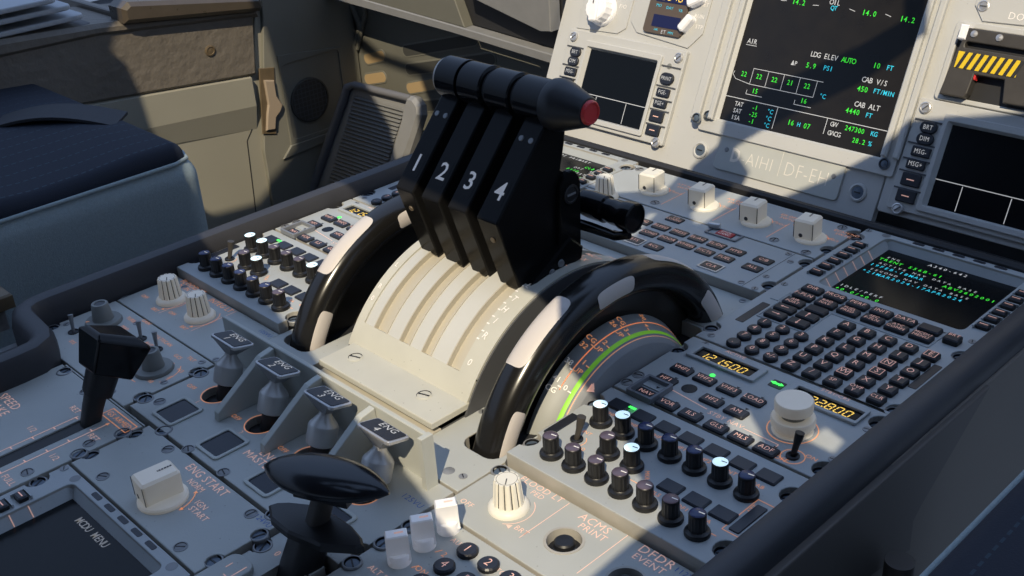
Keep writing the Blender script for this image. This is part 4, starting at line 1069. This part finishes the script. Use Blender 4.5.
# small datalink displays
def dcdu(ox, label, name):
    t = thing('datalink_display', label, 'display screen', tuple(TM @ Vector((ox, 50, 0))))
    def U(x): return x + ox
    b = mip()
    b.plate([rrect(U(-79), U(79), 3, 99, 2), rrect(U(-47), U(47), 11, 85, 2)], 0, 5, 'facia', .8)
    b.plate([rrect(U(-52), U(52), 7, 90, 2), rrect(U(-48), U(48), 12, 84, 2)], 4.5, 7.5, 'facia', .6)
    b.frame((U(-48), U(48), 12, 84), (U(-45), U(45), 13, 82), 7, 3, 'facia')
    for y in (81, 61, 47.5, 37, 22): 
        for s in (-1, 1): b.box(U(s*65-12), U(s*65+12), y-1, y+.4, 5, 6, 'recess')
    b.build('bezel', t)
    b = mip(); b.box(U(-46), U(46), 12, 83, 2, 3, 'screen')
    b.line(U(-46), 36, U(46), 36, 3.2, .7, W_); b.line(U(-21), 35, U(-21), 14, 3.2, .7, W_); b.line(U(20), 35, U(20), 14, 3.2, .7, W_)
    b.build('screen', t, 'blank black screen ruled with three white lines')
    def kc(x, y, w, h, l, sz=3.6, rr=None):
        b = mip(); b.prism([(p[0]+U(x), p[1]+y) for p in rrect(-w/2, w/2, -h/2, h/2, rr or 1.2, 5)], 5, 7.5, 'key', .8, 'key_side')
        for i, s in enumerate(l): b.text(s, U(x), y + (len(l)-1)*2.2 - i*4.4, 7.65, sz, 'scr_white' if s != '-' else 'key_ink', sx=.8) if s != '-' else b.line(U(x-3.4), y, U(x+3.4), y, 7.65, .9, 'key_ink')
        b.build('key', t)
    kc(-63, 75.4, 15, 10, ['BRT'], 4.2, 4.9); kc(-63, 65.6, 15, 10, ['DIM'], 4.2, 4.9)
    kc(-63, 54.5, 16.5, 8.6, ['MSG-'], 4.2); kc(-64, 43.5, 16.5, 8.6, ['MSG+'], 4.2); kc(-64, 30, 17, 11, ['-']); kc(-64, 16, 17, 11, ['-'])
    kc(64, 68.5, 17, 12, ['PRINT'], 4.0, 5.8); kc(64, 54.5, 16, 8.6, ['PGE-'], 4.2); kc(64, 43.5, 16, 8.6, ['PGE+'], 4.2); kc(64, 30, 17, 11, ['-']); kc(64, 16, 17, 11, ['-'])
    for x, y in ((-71, 91), (71, 91), (-68, 4), (71, 5)):
        P('screw', 'ds', lambda b: (b.lathe([(5.2, 0), (5, 1.6), (4, 2), (3.4, 1.5), (0, 1.8)], 'silver_rim', 22), b.box(-3, 3, -.5, .5, 1.7, 2.1, 'recess')), t, U(x), y, 5, rz=.8, M=TM)
    P('screw', 'ds2', lambda b: b.lathe([(3, 0), (2.6, .5), (0, .6)], 'knob_grey', 16), t, U(62), 81, 5, M=TM)
    return t
dcdu(-354, 'small blank datalink screen left of the large display, partly behind the red button', 'a')
dcdu(50, 'small blank datalink screen at the right edge under the gear lever', 'b')

# clock unit
t = thing('clock', 'square clock with two dark blue windows above the left datalink screen', 'clock', tuple(TM @ Vector((-310, 130, 0))))
b = mip(); b.plate([[(-358, 118), (-347, 108), (-279, 102), (-266, 118), (-266, 190), (-358, 190)]], 0, 1.6, 'facia', .5)
b.text('DATE', -340, 146, 1.8, 4.6, 'white_ink'); b.text('SET', -272, 146, 1.8, 4, 'white_ink'); b.text('RUN', -275, 134, 1.8, 4, 'white_ink'); b.text('STP', -272, 124, 1.8, 4, 'white_ink'); b.build('mounting_plate', t)
b = mip(); b.plate([rrect(-338, -289, 110, 182, 4)], 1.6, 4.5, 'clock_bezel', .6)
b.box(-328, -294, 117, 129, 4.5, 4.9, 'lcd_blue'); b.box(-330, -292, 142, 156, 4.5, 4.9, 'lcd_blue')
b.seg7('100107', -330, 144.5, 5.1, 7.5, 'seg_amber'); b.text('ET', -311, 112.6, 4.7, 4, 'scr_white'); b.text('MO', -325, 138, 4.7, 3, 'scr_cyan'); b.text('DAY', -311, 137, 4.7, 3, 'scr_cyan'); b.text('YR', -297, 136, 4.7, 3, 'scr_cyan')
b.text('HR', -321, 114, 4.7, 2.6, 'scr_cyan'); b.text('MIN', -302, 113, 4.7, 2.6, 'scr_cyan'); b.build('face', t)
def f_ck(b): b.prism(rrect(-9, 9, -4.5, 4.5, 3), 0, 9, 'white_plastic', 1.5)
for x, y, r in ((-281, 148, .5), (-285, 125, 1.0)): P('knob', 'ck', f_ck, t, x, y, 1.6, rz=r, M=TM)
# flood dimmer above
t = thing('panel_selector', 'fluted cream knob on a square plate at the upper left of the instrument panel', 'knob', tuple(TM @ Vector((-397, 120, 0))))
b = mip(); b.plate([[(-429, 101), (-372, 103), (-362, 110), (-362, 190), (-429, 190)]], 0, 1.4, 'facia', .4); b.text('F/O', -373, 131, 1.6, 4.4, 'white_ink'); b.build('mounting_plate', t)
def f_bigsel(b):
    b.lathe([(17, 0), (17, 2), (15.5, 4)], 'white_plastic', 36); b.lathe([(15, 4), (14, 14), (12.5, 15.5), (0, 15.6)], 'white_plastic', 30, flute=1, fd=.8)
    b.prism(rrect(-5, 5, -15, 14, 2), 10, 19, 'white_plastic', 1.2); b.line(0, 3, 0, 12, 19.2, 1.4, 'knob_line')
P('knob', 'bigsel', f_bigsel, t, -397, 124, 1.4, rz=.15, M=TM)

# landing gear lever
t = thing('gear_lever_housing', 'black hazard striped landing gear lever in the upper right corner', 'gear lever', tuple(TM @ Vector((25, 130, 0))))
b = mip(); b.plate([rrect(-18, 90, 100, 166, 4), rrect(-13, 84, 104, 161, 4)], 1.5, 4.5, 'facia', .8); b.box(-14, 85, 103, 162, 1.4, 1.9, 'slot_dark'); b.build('surround', t)
b = mip(); b.plate([[(-11, 104), (10, 104), (12, 108), (13, 124), (38, 124), (42, 106), (82, 106), (82, 160), (-4, 160), (-9, 128)], rrect(-2, 76, 144, 149, 2)], 2, 12, 'lever_body', 1)
b.box(-3, 77, 143.5, 149.5, 2.2, 6, 'slot_dark')
b.box(-5, 46, 127, 140.5, 12, 12.4, 'yellow')
for k in range(8):
    x = -4 + 6.6*k; b.add([(x, 127, 12.55), (x+3, 127, 12.55), (x+7.6, 140.5, 12.55), (x+4.6, 140.5, 12.55)], [(0, 1, 2, 3)], 'slot_dark')
b.build('handle_plate', t, 'black plate with yellow and black hazard stripes')
b = mip(); b.box(8, 14, 120, 127, 4, 11, 'red', 1); b.build('release_catch', t, 'small red catch under the stripes'); b = mip(); b.box(-10, -3, 150, 162, 4, 13, 'white_plastic', 1); b.build('stop_block', t)
for x in (3, 24): P('screw', 'gs', lambda b: b.lathe([(3, 0), (2.8, 1), (0, 1.6)], 'silver_rim', 16), t, x, 155.5, 12, M=TM)
b = mip(); b.plate([[(-8, 180), (2, 168), (60, 170), (60, 240), (-8, 240)]], 1.5, 3, 'facia', .5); b.text('DOWN', 36, 175, 3.2, 6, 'white_ink'); b.add([(36, 182, 3.2), (32, 188, 3.2), (40, 188, 3.2)], [(0, 1, 2)], 'red')
dn = b.build('gear_placard'); tag(dn, 'light plate marked DOWN with a red arrow above the gear lever', 'placard')
P('screw', 'ds', None, dn, -1, 180, 1.5, M=TM)

# ------------------------------------------------------------------ pedestal rims and flanks
def sweep(b, path, prof, m):
    """sweep a closed (offset, z) profile along a plan path; offset is to the left of travel"""
    n = len(prof); V = []; F = []
    for i, p in enumerate(path):
        d = Vector(path[min(i+1, len(path)-1)][:2]) - Vector(path[max(i-1, 0)][:2]); d.normalize(); nn = Vector((-d.y, d.x))
        z0 = p[2] if len(p) > 2 else 0
        for o, z in prof: V.append((p[0]+nn.x*o, p[1]+nn.y*o, z+z0))
    for i in range(len(path)-1):
        for k in range(n): j = (k+1) % n; F.append((i*n+k, i*n+j, (i+1)*n+j, (i+1)*n+k))
    F += [tuple(range(n))[::-1], tuple(range((len(path)-1)*n, len(path)*n))]
    b.add(V, F, m, True)
rp = [(-10, -60), (-10, 4), (-8, 10), (-4, 14), (2, 15), (7, 13), (9.5, 8), (10.4, 0), (10.5, -60)]
b = MB()
path = [(-441, 620), (-441, 300), (-441, 0), (-441, -124), (-439.5, -136), (-434, -145), (-424, -149), (-386, -152), (-375, -156), (-369, -166), (-368, -180), (-367, -300), (-367, -430)]
sweep(b, path, rp, 'rim_rubber'); o = b.build('pedestal_rim'); tag(o, 'dark padded rim along the left edge of the pedestal, beside the blue grey seat', 'trim')
b = MB(); sweep(b, [(145, -430), (145, 0), (145, 380), (145, 440)], rp, 'rim_rubber'); o = b.build('pedestal_rim'); tag(o, 'dark padded rim along the right edge of the pedestal', 'trim')
b = MB()
T6 = Matrix(((0, 0, 1, 0), (1, 0, 0, 0), (0, 1, 0, 0), (0, 0, 0, 1)))   # local x,y,z -> world y,z,x
b = MB(T6)
b.plate([[(-450, -3), (244, -3), (165, -53), (157, -60), (157, -84), (109, -73), (60, -200), (-450, -420)][::-1]], 148, 160, 'side_grey', 1.5)
b.build('pedestal_flank')

sp_ = [q for q in bpy.data.objects if q.name.startswith('pedestal_flank')][0]; tag(sp_, 'plain dark grey flank of the pedestal below the right rim', 'panel')
b = MB(T6); b.prism([(-450, -700), (600, -700), (600, 8), (320, -2), (-450, -6)], 144, 157, 'side_grey_low', 1); b.build('lower_flank', sp_)
b = MB(T6); b.prism([(-430, -700), (620, -700), (620, -30), (-430, -30)], -452, -443, 'side_grey_low', 1); fl = b.build('pedestal_flank'); tag(fl, 'dark lower flank of the pedestal under the left rim', 'panel')
b = MB(); b.tube([(172, 118, -60), (172, 112, -260)], [9, 9], 'side_grey', 16); o = b.build('seat_rail_post'); tag(o, 'short dark tube standing against the right flank of the pedestal', 'post')

# ------------------------------------------------------------------ seats
def softbox(b, x0, x1, y0, y1, z0, z1, r, m, top=None, fy=None):
    """cushion block, rounded edges, with subdivided rounded box"""
    n = 7; V = []; F = []; mm = []
    def cp(t): return t
    import itertools
    N = 10
    def mp(u, v, w):
        p = Vector((x0 + (x1-x0)*(u+1)/2, y0+(y1-y0)*(v+1)/2, z0+(z1-z0)*(w+1)/2))
        c = Vector((min(max(p.x, x0+r), x1-r), min(max(p.y, y0+r), y1-r), min(max(p.z, z0+r), z1-r)))
        d = p-c
        if d.length > 1e-6: p = c + d.normalized()*r
        return p
    G = [-1+2*i/N for i in range(N+1)]
    # refine near edges
    def ref(L, a, b_):
        e = 2*r/abs(b_-a); return sorted(set([-1+e*k/5 for k in range(6)] + [1-e*k/5 for k in range(6)] + [g for g in G if abs(g) < 1-e]))
    gx, gy, gz = ref(G, x0, x1), ref(G, y0, y1), ref(G, z0, z1)
    for ax, s in ((0, -1), (0, 1), (1, -1), (1, 1), (2, -1), (2, 1)):
        A, B = (gy, gz) if ax == 0 else (gx, gz) if ax == 1 else (gx, gy)
        o = len(V)
        for a in A:
            for c in B:
                q = [0, 0, 0]; q[ax] = s; o2 = [i for i in range(3) if i != ax]; q[o2[0]] = a; q[o2[1]] = c
                V.append(mp(*q))
        for i in range(len(A)-1):
            for j in range(len(B)-1):
                f = (o+i*len(B)+j, o+(i+1)*len(B)+j, o+(i+1)*len(B)+j+1, o+i*len(B)+j+1)
                if (ax, s) in ((0, -1), (1, 1), (2, -1)): f = f[::-1]
                F.append(f); mm.append(top if (top and ax == 2 and s == 1) else m)
    b.add(V, F, mm, True)
t = thing('pilot_seat', 'pilot seat with navy stitched cushion and blue grey side, left of the pedestal', 'seat', (-760, -200, -400))
b = MB(); softbox(b, -975, -556, -420, 92, -330, 40, 24, 'side_fabric'); b.build('cushion_base', t)
b = MB(); softbox(b, -968, -566, -420, 82, 24, 50, 12, 'navy_fabric')
for i, q in enumerate(b.v):
    k = max(0, 1-((q.x+767)/201)**2)*max(0, 1-((q.y+169)/251)**4)
    if q.z > 30: b.v[i] = Vector((q.x, q.y, q.z + 14*k + 3*sin(q.y*.03)))
b.build('cushion_cover', t)
b = MB(); b.tube([(-561, -425, 36), (-561, 66, 36), (-568, 81, 36), (-586, 87, 36), (-960, 87, 36)], 2, 'side_fabric', 10); b.build('piping', t, 'pale blue grey piping along the cushion edge')
b = MB()
pts = []
for i in range(13):
    u = i/12; pts.append((-780 + 100*u, -30 + 105*u, 49 + 13*sin(pi*u)))
V = []; F = []
for i, (x, y, z) in enumerate(pts): V += [(x-13, y+13, z+4), (x+16, y-16, z+3), (x+16, y-16, z+6), (x-13, y+13, z+7)]
for i in range(12):
    for k in range(4): q = (k+1) % 4; F.append((4*i+k, 4*i+q, 4*i+4+q, 4*i+4+k))
F += [(3, 2, 1, 0), (48, 49, 50, 51)]
b.add(V, F, 'strap'); b.build('crotch_strap', t, 'black webbing strap lying on the cushion')
b = MB(); b.box(-486, -458, -260, -142, 4, 16, 'brown', 1.5); b.box(-480, -462, -210, -150, -14, 4, 'steel_dark', 2); b.build('armrest_bracket', t)
b = MB(); b.box(-960, -600, -400, 40, -420, -330, 'side_grey', 10); b.build('seat_pan', t)
t = thing('pilot_seat', 'pilot seat corner with navy stitched cushion at the lower right edge', 'seat', (440, -150, -420))
b = MB(); softbox(b, 232, 650, -500, 200, -330, 28, 20, 'side_fabric'); b.build('cushion_base', t)
b = MB(); softbox(b, 233, 645, -500, 198, 14, 40, 11, 'navy_fabric'); b.build('cushion_cover', t)
b = MB(); b.tube([(230.5, -500, 27), (230.5, 170, 27), (236, 190, 27), (255, 201, 27), (640, 201, 27)], 2.4, 'side_fabric', 10); b.build('piping', t, 'pale blue grey piping along the cushion edge')
b = MB(); b.box(270, 620, -480, 160, -420, -330, 'side_grey', 10); b.build('seat_pan', t)

# ------------------------------------------------------------------ left side wall and console
TW = T6   # local (y, z, x)
WX = -900
def wal(): return MB(Matrix.Translation((0, 0, 0)) @ T6)
def slopez(y): return 27 - .10*y     # the console falls gently forward
b = wal()
b.prism([(-500, 80), (-500, -700), (530, -700), (530, 90), (378, 90), (378, 70), (361, -9)], WX-30, WX, 'beige_wall', 1)
wl = b.build('wall_left'); struct(wl, 'beige lower side wall left of the pilot seat')
b = wal(); b.prism([(-500, 77), (361, -9), (372, 72), (-500, 158)], WX-20, WX+8, 'leather', 3); lp = b.build('leather_panel'); tag(lp, 'brown leather covered side panel with one screw, behind the seat', 'panel')
P('screw', 'lsw', lambda b: (b.lathe([(7, 0), (7, 1.5), (5, 2.2), (4.6, 1.2), (0, 1.8)], 'brown', 20)), lp, 300, 38, WX+8, M=T6)
b = MB()   # stepped moulding: proud upper lip whose underside slopes back to the wall
V = []
for y, za, zb, zc in ((-480, 75, 22, 4), (352, -8, -49, -83)): V += [(WX, y, za), (WX+9, y, za-3), (WX+9, y, zb), (WX, y, zc)]
b.add(V, [(0, 4, 5, 1), (1, 5, 6, 2), (2, 6, 7, 3), (0, 1, 2, 3), (7, 6, 5, 4)], 'beige_wall'); b.build('moulding', wl)
for q in (((354, -14), (344, -82)), ((344, -82), (334, -95)), ((334, -95), (325, -250))):
    b = wal(); b.line(q[0][0], q[0][1], q[1][0], q[1][1], WX+.3, 1.6, 'slot_dark'); b.build('panel_seam', wl)
# armrest ledge and storage tray
b = wal(); b.prism([(-500, 144), (-500, 100), (160, 88), (378, 64), (378, 76), (200, 99), (160, 103)], WX-120, WX+12, 'leather', 5); cl = b.build('side_console')
tag(cl, 'brown padded top edge of the side console', 'console')
b = wal(); b.prism([(190, 98), (374, 74), (379, 80), (377, 92), (200, 122), (190, 116)], WX-12, WX+24, 'tray_brown', 5); b.build('tray_front', cl)
b = MB(); b.plate([rrect(WX-190, WX+2, 196, 380, 12), rrect(WX-178, WX-10, 208, 368, 8)], 94, 106, 'tray_brown', 3); b.build('tray_lip', cl)
b = MB(); b.box(WX-180, WX-8, 206, 370, 84, 88, 'slot_dark'); b.build('tray_floor', cl)
for i, (yy, zz) in enumerate(((122, 143), (138, 131), (152, 117))):
    b = MB(); b.plate([rrect(WX-260, WX+14-4*i, yy-330, yy, 10)], zz-6, zz, 'paper_grey', 1.6); o = b.build('stacked_tray')
    tag(o, ['topmost of the three thin light grey trays at the upper left', 'middle of the three thin light grey trays at the upper left', 'lowest of the three thin light grey trays at the upper left'][i], 'tray', 'thin grey trays on the side console')
b = MB(); b.plate([rrect(WX-260, WX+4, -200, 160, 10)], 96, 104, 'rim_rubber', 1.6); b.build('tray_mat', cl)

# recessed dark panel with grille and rocker
b = wal(); b.prism([(385, 60), (388, 100), (528, 88), (528, -700), (352, -700), (354, -114)], WX, WX+6, 'dark_wall', 1)
rp_ = b.build('dark_side_panel'); tag(rp_, 'dark recessed side panel with a round grille in the left corner', 'panel')
b = wal(); b.plate([[(396, 8), (500, -4), (500, -118), (396, -118)], rrect(402, 494, -112, -6, 6)], WX+6, WX+7.6, 'dark_wall', .6); b.build('recess_frame', rp_)
b = wal(); b.prism([(396, -118), (500, -118), (500, -128), (380, -134)], WX+6, WX+9, 'dark_wall', 1); b.build('recess_sill', rp_)
b = wal()
b.lathe([(31, 0), (31, 2.5), (28.5, 3), (28.5, 1, 'slot_shade'), (0, 1, 'slot_shade')], 'slot_shade', 36, 437, -64, WX+6)
for k in range(-4, 5):
    h = math.sqrt(max(0, 28**2-(k*6.4)**2)); b.line(437+k*6.4, -64-h, 437+k*6.4, -64+h, WX+8.6, 1.3, 'recess'); b.line(437-h, -64+k*6.4, 437+h, -64+k*6.4, WX+8.9, 1.3, 'recess')
b.build('round_grille', rp_)
t = thing('rocker_switch', 'beige curved rocker latch in a brown slot on the left side wall', 'switch', (WX, 375, -90))
b = wal(); b.prism([(366, -2), (389, -6), (376, -96), (355, -90)], WX+6, WX+8, 'brown', .6); b.build('slot_plate', t)
b = wal(); b.prism([(369, -18), (384, -22), (384, -44), (391, -58), (386, -66), (378, -72), (374, -88), (360, -86), (365, -64), (369, -52)], WX+8, WX+11.5, 'rocker', 1.4); b.build('rocker', t)
b = wal(); b.prism([(379, 76), (386, 78), (390, 150), (374, 150), (377, 90)], WX, WX+8, 'facia', 2); o = b.build('trim_3'); struct(o, 'pale strip at the end of the leather panel')

# front bulkhead
TB = Matrix(((1, 0, 0, 0), (0, 0, -1, 0), (0, 1, 0, 0), (0, 0, 0, 1)))   # local x,y,z -> world x,z,-y
BY = -530
b = MB(TB); b.prism([(-905, -700), (-460, -700), (-460, 200), (-905, 200)], BY-10, BY, 'bulkhead', 0)
wf = b.build('wall_front'); struct(wf, 'dark front bulkhead with rows of slots behind the foot pedal')
def slot(b, x0, z0, x1, z1, w, m):
    d = Vector((x1-x0, z1-z0)); a = math.atan2(d.y, d.x); L = d.length
    pts = [(p[0]*cos(a)-p[1]*sin(a)+x0, p[0]*sin(a)+p[1]*cos(a)+z0) for p in rrect(0, L, -w/2, w/2, w/2-.2, 6)]
    ring = [(p[0]*cos(a)-p[1]*sin(a)+x0, p[0]*sin(a)+p[1]*cos(a)+z0) for p in rrect(-2, L+2, -w/2-2, w/2+2, w/2+1.6, 6)]
    b.prism(ring, BY, BY+.8, 'dark_wall', .2); b.prism(pts, BY+.7, BY+1.1, m, .1)
for q in ((-882, -28, -835, -14, 14, 'slot_orange'), (-887, -58, -838, -45, 14, 'slot_orange'), (-893, -88, -842, -76, 14, 'slot_orange'), (-792, -54, -730, -36, 14, 'slot_orange'),
          (-792, -2, -640, 38, 14, 'slot_shade'), (-790, -27, -610, 18, 14, 'slot_shade'), (-792, -80, -640, -44, 14, 'slot_shade')):
    b = MB(TB); slot(b, *q); b.build('slot', wf)
b = MB(TB); V = []
b.tube([(-899, 60, BY+3), (-880, 20, BY+3), (-897, -8, BY+3)], 4, 'dark_wall', 8); b.tube([(-870, 90, BY+3), (-864, 40, BY+3), (-893, -14, BY+3)], 3, 'dark_wall', 8); b.build('pipe_bead', wf)

# left instrument panel lower edge
b = MB(); TL = Matrix.Translation((0, 480, 0))
TE = Matrix(((1, 0, 0, 0), (0, 0, -1, 0), (0, 1, 0, 0), (0, 0, 0, 1)))
E0 = MB(TE)
E0.prism([(-900, 68), (-637, 57), (-462, 46), (-462, 57), (-637, 67), (-900, 80)], -500, -484, 'tray_grey', 1)
E0.prism([(-900, 79), (-637, 67), (-612, 66), (-645, 140), (-900, 140)], -500, -486, 'bulkhead', 1)
E0.prism([(-612, 66), (-462, 57), (-462, 140), (-645, 140)], -512, -500, 'slot_dark', 1)
E0.prism([(-592, 106), (-478, 82), (-462, 84), (-462, 160), (-600, 160)], -496, -480, 'tray_grey', 1)
b = E0
o = b.build('instrument_panel_edge'); tag(o, 'pale lower edge of the left instrument panel above the foot pedal', 'panel')

# ribbed foot pedal
t = thing('rudder_pedal', 'ribbed grey foot pedal with raised side flanges on the left', 'pedal', (-810, 480, -230))
TP = Matrix(((1, 0, 0, 10), (0, .26, -.966, 486), (0, .966, .26, 0), (0, 0, 0, 1)))   # local x, up, toward viewer
b = MB(TP)
out = [(-858, -40), (-700, -34), (-735, -190), (-905, -236), (-945, -244)]
out = [(-851, -54), (-843, -42), (-716, -38), (-706, -48), (-760, -225), (-944, -290)]
b.prism(out, 0, 8, 'tray_grey', 2); b.build('back_plate', t)
b = MB(TP)
for k in range(34):
    u = k/33; xa = -832 + (-890+832)*u; xb = -726 + (-782+726)*u; z = -56 - 176*u
    b.add([(xa, z, 8.2), (xb, z+2, 8.2), (xb, z-1.0, 11), (xa, z-2.7, 11), (xa, z-4.4, 8.2), (xb, z-2.6, 8.2)], [(0, 3, 2, 1), (3, 4, 5, 2)], 'rubber')
b.build('ribbed_tread', t)
b = MB(TP)
b.tube([(-940, -285, 12), (-851, -62, 12), (-845, -47, 12), (-831, -41, 12), (-712, -38, 12)], [6, 6, 6, 5, 5], 'pedal_edge', 12); b.build('left_flange', t)
b = MB(TP)
b.prism([(-716, -34), (-702, -34), (-690, -42), (-686, -54), (-716, -150), (-742, -215), (-766, -215), (-724, -70), (-722, -50)], 4, 18, 'tray_grey', 5); b.build('right_flange', t)

# ------------------------------------------------------------------ floor
b = MB(); b.box(-1100, 900, -1500, 700, -720, -705, 'side_grey_low'); struct(b.build('floor'))

# ------------------------------------------------------------------ camera
CAM = (409.882, -396.180, 410.574); YAW, PITCH, ROLL, FP = -.8324315, .4771044, -.0683234, 1138.182
fw = Vector((sin(YAW)*cos(PITCH), cos(YAW)*cos(PITCH), -sin(PITCH))); r0 = Vector((cos(YAW), -sin(YAW), 0)); u0 = r0.cross(fw)
Rr = cos(ROLL)*r0 + sin(ROLL)*u0; Uu = -sin(ROLL)*r0 + cos(ROLL)*u0
cd = bpy.data.cameras.new('camera'); cam = bpy.data.objects.new('camera', cd); col.objects.link(cam)
cd.sensor_width = 36; cd.lens = FP*36/1024; cd.clip_start = .01; cd.clip_end = 50
cam.matrix_world = Matrix(((Rr.x, Uu.x, -fw.x, CAM[0]*S), (Rr.y, Uu.y, -fw.y, CAM[1]*S), (Rr.z, Uu.z, -fw.z, CAM[2]*S), (0, 0, 0, 1)))
sc.camera = cam

# ------------------------------------------------------------------ light
SUN = Vector((.42, -.55, .72)).normalized()
sl = bpy.data.lights.new('sun', 'SUN'); sl.energy = 4.5; sl.angle = .005; sl.color = (1, .865, .64)
so = bpy.data.objects.new('sun', sl); col.objects.link(so); so.rotation_euler = SUN.to_track_quat('Z', 'Y').to_euler()
w = bpy.data.worlds.new('world'); sc.world = w; w.use_nodes = True
nt = w.node_tree; bg = nt.nodes['Background']
tcw = nt.nodes.new('ShaderNodeTexCoord'); sx = nt.nodes.new('ShaderNodeSeparateXYZ'); cr = nt.nodes.new('ShaderNodeValToRGB')
nt.links.new(tcw.outputs['Generated'], sx.inputs[0]); nt.links.new(sx.outputs[2], cr.inputs[0]); nt.links.new(cr.outputs[0], bg.inputs[0])
cr.color_ramp.elements[0].position = 0.; cr.color_ramp.elements[0].color = (.12, .155, .22, 1)
cr.color_ramp.elements[1].position = .8; cr.color_ramp.elements[1].color = (.28, .40, .66, 1)
bg.inputs[1].default_value = 1.62
sc.view_settings.view_transform = 'Standard'; sc.view_settings.look = 'None'; sc.view_settings.exposure = 0

# ------------------------------------------------------------------ unseen mask added behind the viewer, its openings cut to shape the sun patches
e1 = Vector((0, 0, 1)).cross(SUN).normalized(); e2 = SUN.cross(e1)
TS = Matrix(((e1.x, e2.x, SUN.x, SUN.x*1000), (e1.y, e2.y, SUN.y, SUN.y*1000), (e1.z, e2.z, SUN.z, SUN.z*1000), (0, 0, 0, 1)))
openings = [
 [(-410, 330), (-402, 312), (-392, 280), (-330, 200), (-239, 128), (-180, 72), (-69, -34), (-20, -83), (0, -130), (28, -130), (32, -76), (56, -50), (72, -40), (52, -10), (41, 20), (22, 45), (2, 66), (-2, 104), (-30, 118), (-60, 160), (-130, 205), (-200, 262), (-240, 295), (-319, 325), (-405, 352)],
 [(-560, 740), (-590, 585), (-597, 560), (-604, 535), (-595, 531), (-589, 507), (-585, 470), (-580, 430), (-556, 421), (-534, 439), (-514, 456), (-482, 507), (-465, 537), (-469, 592), (-478, 655), (-486, 760)],
 [(-392, 687), (-366, 664), (-284, 614), (-262, 560), (-266, 486), (-300, 486), (-313, 534), (-350, 592), (-392, 645)],
 [(-400, 760), (-400, 712), (-348, 664), (-238, 598), (-141, 537), (-97, 500), (-76, 400), (-50, 335), (10, 296), (56, 300), (80, 352), (104, 364), (112, 390), (150, 403), (225, 414), (258, 423), (258, 800)],
 [(84, 246), (92, 248), (130, 296), (200, 306), (240, 318), (262, 336), (330, 320), (560, 290), (560, 800), (282, 800), (274, 402), (226, 381), (169, 371), (120, 356), (134, 330), (112, 296), (80, 262)],
 [(24, 222), (30, 220), (50, 262), (44, 262)],
 [(106, 28), (111, 16), (126, 10), (126, 22), (119, 40)], [(153, 18), (168, 9), (175, 18), (166, 28)],
]
b = MB(TS)
b.plate([[(-1500, -900), (1100, -900), (1100, 1300), (-1500, 1300)]] + openings, 0, 14, 'side_grey', 0)
struct(b.build('sun_mask'), 'added board with cutouts that shape the sunlight, unseen behind the viewer')
